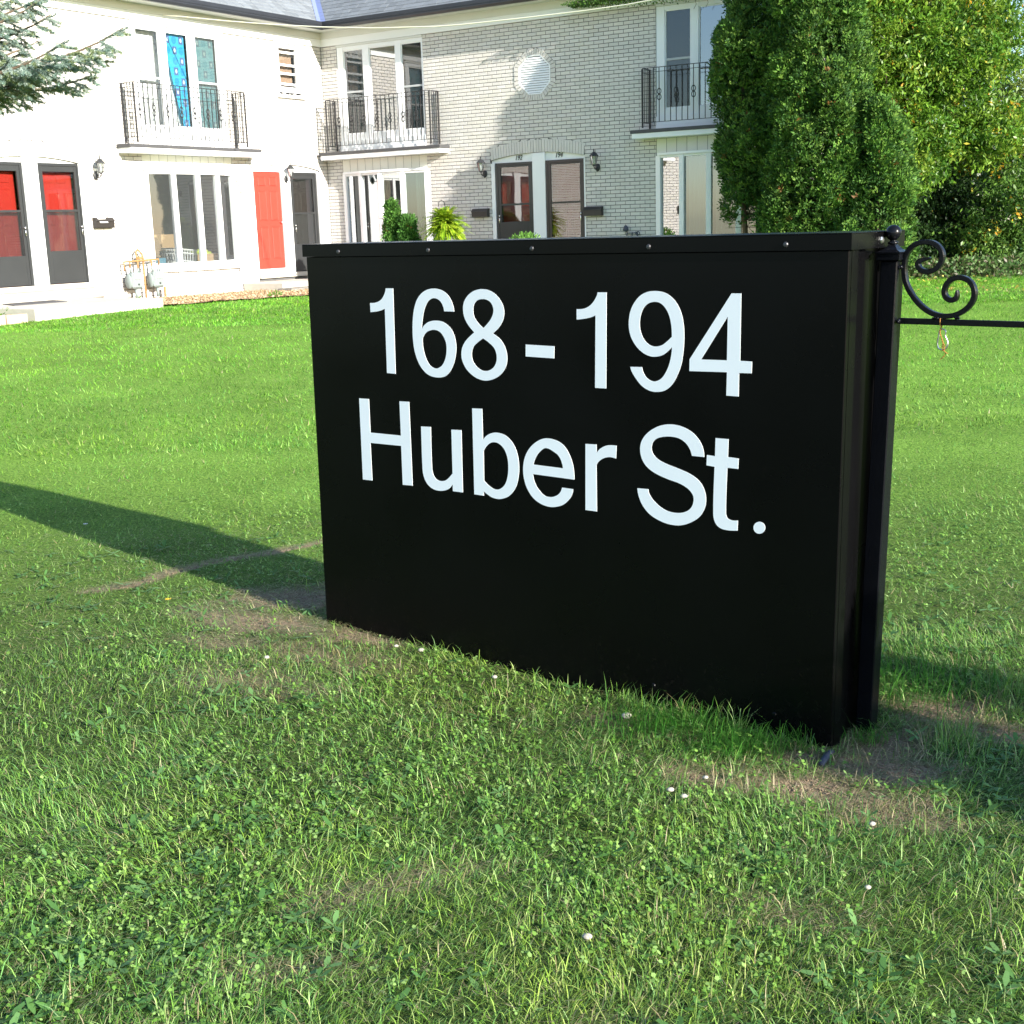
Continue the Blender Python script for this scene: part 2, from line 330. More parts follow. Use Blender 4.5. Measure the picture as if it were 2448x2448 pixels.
GL = {"g":[["1a",[[0.449,1.3728,0],[0.4874,1.373,0],[0.4786,1.0583,0],[0.4329,1.0593,0],[0.439,1.2986,0],[0.4173,1.2911,1],[0.391,1.2866,1],[0.3618,1.2841,0],[0.3616,1.3182,0],[0.3936,1.3202,1],[0.4202,1.3302,1],[0.4368,1.3462,1],[0.4452,1.3601,1]]],["6",[[0.7869,1.2939,0],[0.7842,1.312,1],[0.7726,1.3365,1],[0.7554,1.3552,1],[0.7299,1.3683,1],[0.6959,1.3737,1],[0.661,1.3697,1],[0.6306,1.3559,1],[0.6075,1.3344,1],[0.592,1.3051,1],[0.5825,1.2698,1],[0.5777,1.2305,1],[0.5774,1.1912,1],[0.582,1.1519,1],[0.596,1.1129,1],[0.6187,1.0822,1],[0.6502,1.062,1],[0.6904,1.0557,1],[0.7282,1.0608,1],[0.7541,1.0788,1],[0.7729,1.1049,1],[0.7851,1.1363,1],[0.7904,1.1673,1],[0.7869,1.1978,1],[0.7743,1.2262,1],[0.7519,1.2466,1],[0.7262,1.2575,1],[0.6945,1.2602,1],[0.6648,1.2561,1],[0.6426,1.2459,1],[0.6236,1.2278,0],[0.6286,1.2552,1],[0.6357,1.2826,1],[0.6465,1.3079,1],[0.6639,1.3294,1],[0.6859,1.3392,1],[0.707,1.3376,1],[0.7249,1.3264,1],[0.7355,1.3094,1],[0.7388,1.2941,0]],[[0.627,1.1959,0],[0.6434,1.2147,1],[0.6656,1.2243,1],[0.6898,1.2269,1],[0.7135,1.2206,1],[0.731,1.2038,1],[0.7419,1.181,1],[0.7425,1.154,1],[0.7356,1.1266,1],[0.7199,1.1025,1],[0.6978,1.0898,1],[0.6789,1.0889,1],[0.6578,1.0978,1],[0.6402,1.1206,1],[0.6295,1.1497,1],[0.6258,1.177,1]]],["8",[[0.9246,1.3735,1],[0.9541,1.3693,1],[0.983,1.3556,1],[1.0042,1.3357,1],[1.0168,1.312,1],[1.0188,1.29,1],[1.011,1.266,1],[0.9929,1.2433,1],[0.9648,1.2221,0],[0.9961,1.2045,1],[1.0171,1.1792,1],[1.0265,1.1461,1],[1.0219,1.116,1],[1.0035,1.0889,1],[0.973,1.0686,1],[0.9324,1.057,1],[0.8971,1.059,1],[0.8621,1.0725,1],[0.8324,1.096,1],[0.8158,1.126,1],[0.8146,1.1528,1],[0.8236,1.1761,1],[0.8427,1.1977,1],[0.8787,1.2234,0],[0.8529,1.2472,1],[0.8362,1.2714,1],[0.8299,1.2977,1],[0.8338,1.3241,1],[0.8503,1.3468,1],[0.8765,1.3639,1],[0.902,1.3715,1]],[[0.9218,1.2396,0],[0.9389,1.2531,1],[0.9597,1.2741,1],[0.9707,1.2984,1],[0.9667,1.3186,1],[0.9525,1.3332,1],[0.9255,1.3395,1],[0.8977,1.3343,1],[0.8819,1.3192,1],[0.8773,1.2985,1],[0.8823,1.2761,1],[0.9014,1.2541,1]],[[0.9191,1.2039,0],[0.9484,1.188,1],[0.97,1.17,1],[0.9788,1.146,1],[0.9753,1.1215,1],[0.9595,1.1019,1],[0.934,1.0913,1],[0.9088,1.092,1],[0.884,1.1041,1],[0.8672,1.1244,1],[0.8633,1.149,1],[0.8721,1.1721,1],[0.8932,1.1891,1]]],["dash",[[1.1106,1.1891,0],[1.2343,1.1876,0],[1.2322,1.1471,0],[1.1091,1.1486,0]]],["1b",[[1.416,1.3668,0],[1.4516,1.3671,0],[1.4444,1.0581,0],[1.3999,1.0577,0],[1.4064,1.2934,0],[1.3862,1.2861,1],[1.3598,1.2813,1],[1.3297,1.2778,0],[1.3305,1.3119,0],[1.3606,1.3142,1],[1.3849,1.3243,1],[1.4026,1.3408,1],[1.4128,1.3564,1]]],["9",[[1.5411,1.133,0],[1.5857,1.1343,0],[1.5909,1.1174,1],[1.6039,1.1009,1],[1.6223,1.0922,1],[1.6407,1.0925,1],[1.6611,1.1038,1],[1.6794,1.1285,1],[1.6915,1.1577,1],[1.6976,1.1866,1],[1.6985,1.2017,0],[1.6857,1.1895,1],[1.6655,1.1759,1],[1.6413,1.1695,1],[1.6168,1.1699,1],[1.5882,1.1807,1],[1.5636,1.2003,1],[1.5452,1.227,1],[1.5372,1.2559,1],[1.5375,1.2832,1],[1.5441,1.3105,1],[1.5589,1.3361,1],[1.5818,1.3582,1],[1.6104,1.3702,1],[1.6427,1.3728,1],[1.6746,1.3675,1],[1.7022,1.3513,1],[1.7218,1.3285,1],[1.7354,1.2991,1],[1.7424,1.2613,1],[1.7432,1.2249,1],[1.74,1.1882,1],[1.7332,1.1511,1],[1.7193,1.1169,1],[1.6992,1.0854,1],[1.673,1.0652,1],[1.6446,1.0585,1],[1.6159,1.0602,1],[1.585,1.074,1],[1.5603,1.0986,1],[1.5459,1.1187,1]],[[1.6986,1.2335,0],[1.6818,1.2195,1],[1.6637,1.2072,1],[1.6415,1.2013,1],[1.6191,1.2039,1],[1.5988,1.2168,1],[1.5846,1.2385,1],[1.5787,1.2637,1],[1.5811,1.2909,1],[1.5916,1.3164,1],[1.6101,1.3334,1],[1.6344,1.3395,1],[1.6565,1.3358,1],[1.6763,1.3195,1],[1.6901,1.2948,1],[1.6971,1.2634,1]]],["4",[[1.909,1.368,0],[1.9416,1.3683,0],[1.9399,1.1693,0],[1.9802,1.1685,0],[1.9791,1.1336,0],[1.9365,1.1325,0],[1.9357,1.0617,0],[1.893,1.0617,0],[1.8948,1.1328,0],[1.7619,1.13,0],[1.7627,1.1664,0]],[[1.8966,1.3001,0],[1.8946,1.1687,0],[1.8042,1.1675,0]]],["H",[[0.2732,0.9542,0],[0.3271,0.9546,0],[0.3253,0.8248,0],[0.4902,0.8263,0],[0.4913,0.9562,0],[0.5417,0.9574,0],[0.5393,0.6394,0],[0.487,0.6372,0],[0.4887,0.7869,0],[0.3221,0.7845,0],[0.3214,0.6364,0],[0.2686,0.6353,0]]],["u",[[0.598,0.8694,0],[0.6477,0.8712,0],[0.6448,0.7129,1],[0.6512,0.691,1],[0.6668,0.6763,1],[0.6896,0.6725,1],[0.7161,0.6801,1],[0.7473,0.7068,0],[0.7503,0.869,0],[0.7992,0.8708,0],[0.7945,0.6412,0],[0.7453,0.6406,0],[0.7456,0.6662,0],[0.7223,0.6455,1],[0.6863,0.6354,1],[0.648,0.6374,1],[0.6184,0.6528,1],[0.6015,0.6778,1],[0.5956,0.7081,1]]],["b",[[0.8555,0.9539,0],[0.9028,0.9555,0],[0.9016,0.8438,0],[0.9198,0.8608,1],[0.9482,0.8728,1],[0.976,0.8749,1],[1.0081,0.8679,1],[1.0369,0.8473,1],[1.0568,0.8145,1],[1.0651,0.7731,1],[1.062,0.7305,1],[1.048,0.6884,1],[1.0168,0.6538,1],[0.9759,0.6375,1],[0.9403,0.6374,1],[0.9151,0.6465,1],[0.896,0.6575,0],[0.8962,0.6404,0],[0.8504,0.6405,0]],[[0.9029,0.8048,0],[0.9234,0.828,1],[0.9467,0.839,1],[0.9719,0.838,1],[0.9962,0.8227,1],[1.0116,0.7951,1],[1.0161,0.7607,1],[1.0122,0.7255,1],[0.9984,0.6929,1],[0.9749,0.6739,1],[0.9494,0.67,1],[0.9218,0.6808,1],[0.8999,0.6963,0]]],["e",[[1.3066,0.7415,0],[1.3062,0.7681,1],[1.2995,0.8001,1],[1.2851,0.8314,1],[1.263,0.8559,1],[1.2327,0.8697,1],[1.1897,0.8732,1],[1.1562,0.8629,1],[1.1219,0.8393,1],[1.0966,0.8066,1],[1.0844,0.7673,1],[1.085,0.729,1],[1.0973,0.6917,1],[1.1229,0.6599,1],[1.1585,0.6409,1],[1.1966,0.6346,1],[1.2286,0.6389,1],[1.2573,0.6494,1],[1.2835,0.6711,1],[1.2967,0.6911,1],[1.3007,0.708,0],[1.2538,0.7084,0],[1.2456,0.6917,1],[1.2298,0.6783,1],[1.2024,0.6696,1],[1.1739,0.6733,1],[1.1482,0.6934,1],[1.1322,0.7185,1],[1.1272,0.7428,0]],[[1.1303,0.7766,0],[1.2592,0.7758,0],[1.2561,0.7919,1],[1.2464,0.8115,1],[1.2314,0.8245,1],[1.1887,0.8394,1],[1.1597,0.8237,1],[1.1397,0.7992,1]]],["r",[[1.3565,0.8679,0],[1.4017,0.8698,0],[1.4021,0.841,0],[1.417,0.8571,1],[1.4414,0.8692,1],[1.4607,0.8724,1],[1.4831,0.8727,0],[1.4801,0.8298,0],[1.4552,0.8323,1],[1.431,0.8265,1],[1.4113,0.8146,1],[1.4003,0.8016,0],[1.3991,0.6426,0],[1.3514,0.6418,0]]],["S",[[1.8157,0.8656,0],[1.8122,0.8897,1],[1.7993,0.9148,1],[1.7755,0.9372,1],[1.7451,0.9517,1],[1.7099,0.9585,1],[1.6744,0.9569,1],[1.6383,0.9455,1],[1.6041,0.9236,1],[1.5822,0.8967,1],[1.5759,0.8671,1],[1.5826,0.8384,1],[1.6008,0.8148,1],[1.6327,0.7965,1],[1.678,0.7825,1],[1.7227,0.7729,1],[1.7558,0.7591,1],[1.7747,0.7401,1],[1.7769,0.7193,1],[1.7668,0.697,1],[1.7469,0.683,1],[1.718,0.6757,1],[1.682,0.6772,1],[1.6503,0.6891,1],[1.6229,0.7095,1],[1.6092,0.7276,1],[1.6071,0.7411,0],[1.5639,0.7396,0],[1.5683,0.7152,1],[1.5834,0.6852,1],[1.611,0.6588,1],[1.65,0.6419,1],[1.6908,0.6344,1],[1.7313,0.6372,1],[1.7712,0.6531,1],[1.8019,0.6762,1],[1.8192,0.707,1],[1.8225,0.7359,1],[1.8147,0.7655,1],[1.7952,0.79,1],[1.7624,0.8076,1],[1.7184,0.8204,1],[1.6737,0.8315,1],[1.6422,0.8439,1],[1.6241,0.8616,1],[1.6206,0.8826,1],[1.6312,0.9027,1],[1.6539,0.9142,1],[1.6876,0.9196,1],[1.723,0.9168,1],[1.7494,0.9031,1],[1.7646,0.8836,1],[1.7712,0.8653,0]]],["t",[[1.856,0.9284,0],[1.9017,0.9288,0],[1.9,0.8733,0],[1.9374,0.8719,0],[1.936,0.8397,0],[1.8981,0.8397,0],[1.894,0.7025,1],[1.8988,0.6823,1],[1.9153,0.6764,1],[1.9367,0.6784,0],[1.9353,0.6461,0],[1.9008,0.6428,1],[1.8731,0.6469,1],[1.8559,0.6618,1],[1.849,0.6895,1],[1.853,0.8384,0],[1.824,0.8401,0],[1.8256,0.8729,0],[1.8545,0.8718,0]]],["dot",[[2.031,0.6675,1],[2.0296,0.6602,1],[2.0254,0.6536,1],[2.019,0.6487,1],[2.0114,0.6463,1],[2.0037,0.6467,1],[1.9971,0.6499,1],[1.9927,0.6554,1],[1.9911,0.6624,1],[1.9925,0.6697,1],[1.9968,0.6763,1],[2.0032,0.6811,1],[2.0109,0.6835,1],[2.0185,0.683,1],[2.025,0.6798,1],[2.0294,0.6744,1]]]],"scroll":[[2.4261,1.457],[2.41,1.4553],[2.3968,1.4517],[2.3894,1.446],[2.3897,1.4387],[2.3948,1.4305],[2.4056,1.4232],[2.4209,1.4214],[2.4378,1.4255],[2.4505,1.4366],[2.4577,1.451],[2.4594,1.4671],[2.4541,1.4815],[2.4423,1.4945],[2.427,1.5016],[2.4118,1.5036],[2.3948,1.5024],[2.3778,1.496],[2.3629,1.4835],[2.353,1.4663],[2.3498,1.448],[2.3492,1.4279],[2.3512,1.4095],[2.3558,1.3911],[2.3653,1.3709],[2.3828,1.3462],[2.4038,1.3253],[2.4255,1.3101],[2.4468,1.3013],[2.4697,1.2968],[2.4921,1.2986],[2.5141,1.3053],[2.532,1.3165],[2.546,1.3311],[2.5539,1.3491],[2.5548,1.367],[2.5489,1.3839],[2.5374,1.3968],[2.5206,1.4039],[2.5058,1.4048],[2.4912,1.4006],[2.4786,1.3907],[2.4714,1.3771],[2.47,1.3626],[2.4752,1.35],[2.4864,1.3429],[2.4975,1.3434],[2.5046,1.3504],[2.5064,1.363],[2.5047,1.3729]],"bi":[[2.4591,1.2567],[2.4573,1.2419],[2.4549,1.2234],[2.4583,1.2106],[2.466,1.2062],[2.4773,1.2085],[2.4848,1.2189],[2.4828,1.2335],[2.4768,1.2461],[2.4779,1.2581],[2.4711,1.2643],[2.4627,1.2626]],"st":[[2.4646,1.2825],[2.4679,1.2716],[2.4637,1.2604],[2.4632,1.2494],[2.4686,1.2349],[2.473,1.2203],[2.4727,1.2055],[2.4797,1.1966],[2.4883,1.1932]],"st2":[[2.4801,1.1957],[2.4765,1.1835],[2.4654,1.1766]]}
for nm, *cs in GL['g']:
    glyph({'1a':'numeral','6':'numeral','8':'numeral','dash':'dash','1b':'numeral','9':'numeral','4':'numeral','dot':'full_stop'}.get(nm, 'letter'), cs)

# ---- post with scroll bracket at the sign's right end
PT0, PT1, PD0, PD1 = 2.287, 2.338, .190, .241
def SP(t, d, z): return SF(t-.036*(1-z/1.46), d, z)      # the post leans a little
pc = ((PT0+PT1)/2, (PD0+PD1)/2)
br = thing('bracket_post', 'slim black post with ball finial, scroll bracket and long bar at the sign end', 'post', SF(pc[0], pc[1], 0))
mb = MB(); mb.cbox(PT0, PT1, PD0, PD1, -.1, 1.452, SP, .003); mb.obj('post', M['postblack'], br)
mb = MB()
def sq(h, z): return [(pc[0]-h, pc[1]-h, z), (pc[0]+h, pc[1]-h, z), (pc[0]+h, pc[1]+h, z), (pc[0]-h, pc[1]+h, z)]
mb.loft([sq(.030, 1.4525), sq(.034, 1.456), sq(.034, 1.472), sq(.037, 1.474), sq(.037, 1.478), sq(.022, 1.484), sq(.011, 1.496), sq(.009, 1.503)], SF); mb.obj('post_cap', M['postblack'], br)
mb = MB(); pr = [(.010, -.034), (.015, -.031), (.015, -.026), (.009, -.024)] + [(.0225*sin(a), -.0225*cos(a)) for a in np.linspace(.4, pi-.01, 14)]
mb.lathe(pr, 20, (pc[0], pc[1], 1.5315), SF); mb.obj('ball_finial', M['postblack'], br, True)
mb = MB(); mb.cbox(PT1+.0005, 3.95, pc[1]-.0085, pc[1]+.0085, 1.2725, 1.2895, lambda t, d, z: SF(t, d, z-(t-2.34)*.006), .0015); mb.obj('bar', M['postblack'], br)
# scroll: a square bar bent in the plane of the bracket
def flatbar(path, wi, de, taper=6):
    P = np.array(smooth_contour([(a, b, 1) for a, b in path], 3)[:-3]); n = len(P); R = []
    for i in range(n):
        t = P[min(i+1, n-1)]-P[max(i-1, 0)]; t /= max(np.linalg.norm(t), 1e-9); nn = np.array([-t[1], t[0]])
        k = min(1, .45+.55*min(i, n-1-i)/taper); hw = wi/2*k; hd = de/2*(.7+.3*k)
        c = .0022
        R.append([(P[i][0]+nn[0]*a, pc[1]+b, P[i][1]+nn[1]*a) for a, b in ((-hw, -hd+c), (-hw+c, -hd), (hw-c, -hd), (hw, -hd+c), (hw, hd-c), (hw-c, hd), (-hw+c, hd), (-hw, hd-c))])
    return MB().loft(R, SF)
flatbar(GL['scroll'], .0145, .018).obj('scroll', M['postblack'], br)
def weld(t, z, r, n, sx):
    V = MB()
    for k in range(n):
        a, b, c_ = random.uniform(-sx, sx), random.uniform(-.006, .006), random.uniform(-.3, .3)*r
        V.lathe([(.0005, -r), (r*.8, -r*.6), (r, 0), (r*.8, r*.6), (.0005, r)], 7, (t+a, pc[1]-.012+b, z+c_), SF)
    V.obj('weld_bead', M['postblack'], br, True)
weld(2.343, 1.281, .0055, 7, .003); weld(2.343, 1.435, .0055, 9, .003); weld(2.5145, 1.294, .0045, 6, .006); weld(2.455, 1.2915, .004, 5, .012)
# far end of the bar: second post of the bracket
mb = MB(); mb.cbox(3.951, 4.002, PD0, PD1, -.1, 1.452, SF, .003); mb.obj('post', M['postblack'], br)
# carabiner and string
cb = MB(); cb.tube([SF(a, pc[1]+.0, b-.004) for a, b in smooth_contour([(x, y, 1) for x, y in GL['bi']], 3)], .0021, 8, closed=True)
c_ = cb.obj('carabiner', M['steel'], None, True); tag(c_, 'small silver carabiner hanging under the black bar beside the post', 'carabiner')
sb = MB()
def twist(path, r):
    P = smooth_contour([(x, y, 1) for x, y in path], 6)[:-6]
    for ph in (0, pi): sb.tube([SF(a+.0011*cos(i*1.1+ph), pc[1]-.004+.0011*sin(i*1.1+ph), b) for i, (a, b) in enumerate(P)], r, 5)
s0 = GL['st']; twist([(s0[0][0], 1.2905)] + s0, .0011); twist(GL['st2'], .0008); twist([(s0[5][0], s0[5][1]), (s0[5][0]+.004, s0[5][1]-.02), (s0[6][0]-.002, s0[6][1]-.004)], .0008)
sb.tube([SF(s0[0][0], pc[1]+a, b) for a, b in ((-.011, 1.272), (-.012, 1.29), (0, 1.2925), (.012, 1.29), (.011, 1.271), (0, 1.268), (-.011, 1.272))], .0014, 6)
tag(sb.obj('orange_string', M['rope']), 'frayed orange string knotted round the bar and dangling through the carabiner', 'string')
# short capped pipe stub in the dirt in front of the sign corner
pb = MB(); pb.tube([(.885, 3.515, .012), (.900, 3.54, .018), (.915, 3.565, .022)], [.009, .0105, .0105], 10)
pb.tube([(.916, 3.567, .022), (.938, 3.60, .016)], .008, 8); tag(pb.obj('pipe_stub', M['hose'], None, True), 'short dark blue-grey pipe end lying in the dirt at the sign corner', 'pipe')

# ================================================================ the L-shaped townhouse block
HC = (-3.81927, 29.23923); HA = -0.56793259
DR = (cos(HA), sin(HA)); DL = (sin(HA), -cos(HA))
def RF(t, o, z): return (HC[0]+DR[0]*t+DL[0]*o, HC[1]+DR[1]*t+DL[1]*o, z)     # wing facing left: t along the wall, o out of it
def LF(t, o, z): return (HC[0]+DL[0]*t+DR[0]*o, HC[1]+DL[1]*t+DR[1]*o, z)     # wing facing right
house = thing('townhouse_block', 'two-storey white painted brick townhouses in an L with grey shingle roof', 'building', (*RF(0, 0, 0)[:2], .35))
CH, BL, BP = .0707, .2105, 5.443
ZB = .28
RLEN, LLEN = 11.1, 12.4
def arch_top(z, c, hw, zs, zc):
    if z <= zs: return (c-hw, c+hw)
    if z >= zc: return None
    h = hw*math.sqrt((zc-z)/(zc-zs)); return (c-h, c+h)
def octo(z, c=5.368, zc=4.447, hw=.472, hh=.478, q=.175, v=.18):
    d = abs(z-zc)
    if d >= hh: return None
    x = hw if d <= v else hw-(hw-q)*(d-v)/(hh-v)
    return (c-x, c+x)
def rect(a, b, z0, z1): return lambda z: (a, b) if z0 <= z <= z1 else None
HR = [rect(.425, 2.70, .80, 5.60), rect(7.985, 10.26, .80, 5.60), lambda z: arch_top(z, 5.365, 1.085, 3.085, 3.208) if z > .2 else None, octo]
HL = [rect(2.95, 5.30, .80, 5.60), rect(.665, 1.43, 4.42, 5.42), lambda z: arch_top(z, 7.79, 1.10, 3.085, 3.208), lambda z: arch_top(z, 1.33, 1.06, 3.085, 3.208)]
def bricks(F, length, holes, zmin, zmax, phase, skip=None):
    n = int((BP-zmin)/CH)+1
    for k in range(-1, n):
        zt = min(BP-k*CH-.005, zmax); zb = BP-(k+1)*CH+.005
        if zt-zb < .015: continue
        ph = phase + (0 if k % 2 == 0 else BL/2)
        t = ph-BL
        while t < length:
            a, b = max(t+.005, .004), min(t+BL-.005, length)
            t += BL
            if b-a < .02: continue
            segs = [((a, a), (b, b))]            # (left top, left bottom), (right top, right bottom)
            for hf in holes:
                ht, hb = hf(zt), hf(zb)
                if ht is None and hb is None: continue
                if ht is None: ht = ((hb[0]+hb[1])/2,)*2
                if hb is None: hb = ((ht[0]+ht[1])/2,)*2
                new = []
                for (lt, lb), (r_t, r_b) in segs:
                    nt_, nb_ = min(r_t, ht[0]), min(r_b, hb[0])
                    if nt_-lt > .004 or nb_-lb > .004: new.append(((lt, lb), (max(nt_, lt), max(nb_, lb))))
                    mt, mb_ = max(lt, ht[1]), max(lb, hb[1])
                    if r_t-mt > .004 or r_b-mb_ > .004: new.append(((min(mt, r_t), min(mb_, r_b)), (r_t, r_b)))
                segs = new
            for (lt, lb), (r_t, r_b) in segs:
                if max(r_t-lt, r_b-lb) < .015: continue
                full = abs(r_t-lt-(BL-.01)) < 1e-4 and abs(r_b-lb-(BL-.01)) < 1e-4 and zt-zb > CH-.012
                yield F, (lt+r_t)/2, (zt+zb)/2, (lt, lb, r_t, r_b, zt, zb), full
allb = list(bricks(RF, RLEN, HR, ZB, 5.47, .058)) + list(bricks(LF, LLEN, HL, ZB, 5.47, .03))
# the bricks that show largest are objects; the rest is one mesh
cand = [b for b in allb if b[0] is RF and b[4] and 6.70 < b[1] < 7.97 and 1.25 < b[2] < 5.44]
cand.sort(key=lambda b: -b[1]); big = set(id(b) for b in cand[:285])
one = MB(); hx, hz = (BL-.01)/2, (CH-.01)/2
one.loft([[(-hx, -hz, -.012), (hx, -hz, -.012), (hx, hz, -.012), (-hx, hz, -.012)], [(-hx, -hz, -.003), (hx, -hz, -.003), (hx, hz, -.003), (-hx, hz, -.003)],
          [(-hx+.003, -hz+.003, 0), (hx-.003, -hz+.003, 0), (hx-.003, hz-.003, 0), (-hx+.003, hz-.003, 0)]])
bm_ = one.mesh('brick', M['brick'])
wallrot = Matrix(((DR[0], 0, DL[0], 0), (DR[1], 0, DL[1], 0), (0, 1, 0, 0), (0, 0, 0, 1)))
rest = MB()
M['brickc'] = mat('painted_brickwork', (1, 1, 1), .75, .3, .06, 3., .35, 60., attr=True, det=3)
for b in allb:
    F, tc, zc, (lt, lb, r_t, r_b, zt, zb), full = b
    if id(b) in big:
        o = bpy.data.objects.new('brick', bm_); mm = wallrot.copy(); mm.translation = Vector(F(tc, random.uniform(-.0015, .0015), zc))
        o.matrix_basis = mm; child(o, house); continue
    j = random.uniform(-.0015, .0015); k_ = random.uniform(.94, 1.05); c = (.585*k_, .565*k_, .54*k_*random.uniform(.97, 1.02)); e = .003
    o_ = j
    rest.loft([[F(lb, -.012, zb), F(r_b, -.012, zb), F(r_t, -.012, zt), F(lt, -.012, zt)], [F(lb, o_-.003, zb), F(r_b, o_-.003, zb), F(r_t, o_-.003, zt), F(lt, o_-.003, zt)],
               [F(lb+e, o_, zb+e), F(max(r_b-e, lb+e), o_, zb+e), F(max(r_t-e, lt+e), o_, zt-e), F(lt+e, o_, zt-e)]], None, True, True, c)
o = rest.obj('brickwork', M['brickc'], house); o['kind'] = 'stuff'
# masonry core behind, with mortar showing in the joints; openings left open
def core(F, length, rects, name):
    ts = sorted({-.2, length, *[r[0] for r in rects], *[r[1] for r in rects]}); zs = sorted({ZB-.4, 5.72, *[r[2] for r in rects], *[r[3] for r in rects]})
    mb = MB()
    for i in range(len(ts)-1):
        for k in range(len(zs)-1):
            tc, zc = (ts[i]+ts[i+1])/2, (zs[k]+zs[k+1])/2
            if any(r[0] < tc < r[1] and r[2] < zc < r[3] for r in rects): continue
            mb.box(ts[i], ts[i+1], -.22, -.009, zs[k], zs[k+1], F)
    mb.obj('wall', M['mortar'], house)
core(RF, RLEN, [(.425, 2.70, .82, 2.80), (.425, 2.70, 3.32, 5.42), (7.985, 10.26, .82, 2.80), (7.985, 10.26, 3.32, 5.42), (4.275, 6.455, .80, 3.0)], 'R')
core(LF, LLEN, [(2.95, 5.30, .82, 2.80), (2.95, 5.30, 3.32, 5.42), (.665, 1.43, 4.42, 5.42), (6.69, 8.89, .80, 3.0), (.27, 2.39, .74, 3.0)], 'L')
# end wall of the right wing and of the left wing
mb = MB(); mb.box(RLEN, RLEN+.1, -7, .0, -.1, 5.72, RF); mb.obj('end_wall', M['brick'], house)
mb = MB(); mb.box(LLEN, LLEN+.1, -7, .0, -.1, 5.72, LF); mb.obj('end_wall', M['brick'], house)
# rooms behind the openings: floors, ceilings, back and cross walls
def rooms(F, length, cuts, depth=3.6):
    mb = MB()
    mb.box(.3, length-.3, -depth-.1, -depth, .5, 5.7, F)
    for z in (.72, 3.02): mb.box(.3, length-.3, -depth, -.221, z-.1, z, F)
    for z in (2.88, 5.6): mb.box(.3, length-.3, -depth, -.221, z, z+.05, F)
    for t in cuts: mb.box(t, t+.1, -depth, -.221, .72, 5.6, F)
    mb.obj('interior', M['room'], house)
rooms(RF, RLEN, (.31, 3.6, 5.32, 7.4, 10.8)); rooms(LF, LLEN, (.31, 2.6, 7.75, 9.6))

# soldier bricks of the arch over the doors and of the ring round the louvre
def ring_brick(F, pts, d0, d1, parent, name='soldier_brick'):
    mb = MB(); C = np.mean(np.array(pts), 0); q = [tuple(C+(np.array(p)-C)*s) for p, s in zip(pts, (1,)*4)]
    mb.loft([[F(a, d0, b) for a, b in q], [F(a, d1-.003, b) for a, b in q], [F(C[0]+(a-C[0])*.94, d1, C[1]+(b-C[1])*.985) for a, b in q]])
    return mb.obj(name, M['brick'], parent)
def arch_ring(F, c, hw, n, objs=True):
    zi = lambda u: 2.876+.108*(1-u*u); zo = lambda u: 3.103+.122*(1-u*u)
    mb = MB()
    for k in range(n):
        u0, u1 = -1+2*k/n, -1+2*(k+1)/n; g = .004
        P = [(c+u0*hw+g, zi(u0)), (c+u1*hw-g, zi(u1)), (c+u1*hw*1.012-g, zo(u1)), (c+u0*hw*1.012+g, zo(u0))]
        if objs: ring_brick(F, P, -.12, .008, house)
        else: mb.loft([[F(a, -.12, b) for a, b in P], [F(a, .004, b) for a, b in P]])
    if not objs:
        o = mb.obj('arch_brickwork', M['brick'], house); o['kind'] = 'stuff'
    mb = MB()      # mortar bed behind the ring
    P = [(c+u*hw*1.012, zo(u)+.0) for u in np.linspace(-1, 1, 13)] + [(c+u*hw, zi(u)-.001) for u in np.linspace(1, -1, 13)]
    mb.loft([[F(a, -.14, b) for a, b in P], [F(a, -.003, b) for a, b in P]]); mb.obj('arch_mortar', M['mortar'], house)
arch_ring(RF, 5.365, 1.075, 34); arch_ring(LF, 7.79, 1.09, 34, False); arch_ring(LF, 1.33, 1.05, 32, False)
# louvre vent
vent = None
def oct_pts(hw, hh, q, v, c=5.368, zc=4.445): return [(c-q, zc+hh), (c+q, zc+hh), (c+hw, zc+v), (c+hw, zc-v), (c+q, zc-hh), (c-q, zc-hh), (c-hw, zc-v), (c-hw, zc+v)]
OI, OO = oct_pts(.362, .368, .14, .155), oct_pts(.468, .474, .178, .185)
for i in range(8):
    j = (i+1) % 8; n = 5 if i in (1, 3, 5, 7) else (5 if i in (0, 4) else 1)
    if i in (2, 6): n = 4
    if i in (0, 4): n = 6
    for k in range(n):
        f0, f1 = k/n, (k+1)/n; L_ = lambda A, B, f: (A[0]+(B[0]-A[0])*f, A[1]+(B[1]-A[1])*f)
        g = .0045/max(.02, math.hypot(OI[j][0]-OI[i][0], OI[j][1]-OI[i][1]))
        P = [L_(OI[i], OI[j], f0+g), L_(OI[i], OI[j], f1-g), L_(OO[i], OO[j], f1-g), L_(OO[i], OO[j], f0+g)]
        ring_brick(RF, P, -.015, .010, house)
mb = MB(); OF = oct_pts(.360, .366, .139, .154); OG = oct_pts(.335, .341, .129, .143)
for i in range(8):
    j = (i+1) % 8
    mb.hexa([RF(*a) for a in ((OF[i][0], -.02, OF[i][1]), (OF[j][0], -.02, OF[j][1]), (OG[j][0], -.02, OG[j][1]), (OG[i][0], -.02, OG[i][1]), (OF[i][0], .012, OF[i][1]), (OF[j][0], .012, OF[j][1]), (OG[j][0], .008, OG[j][1]), (OG[i][0], .008, OG[i][1]))])
vent = mb.obj('vent', M['white'], house)
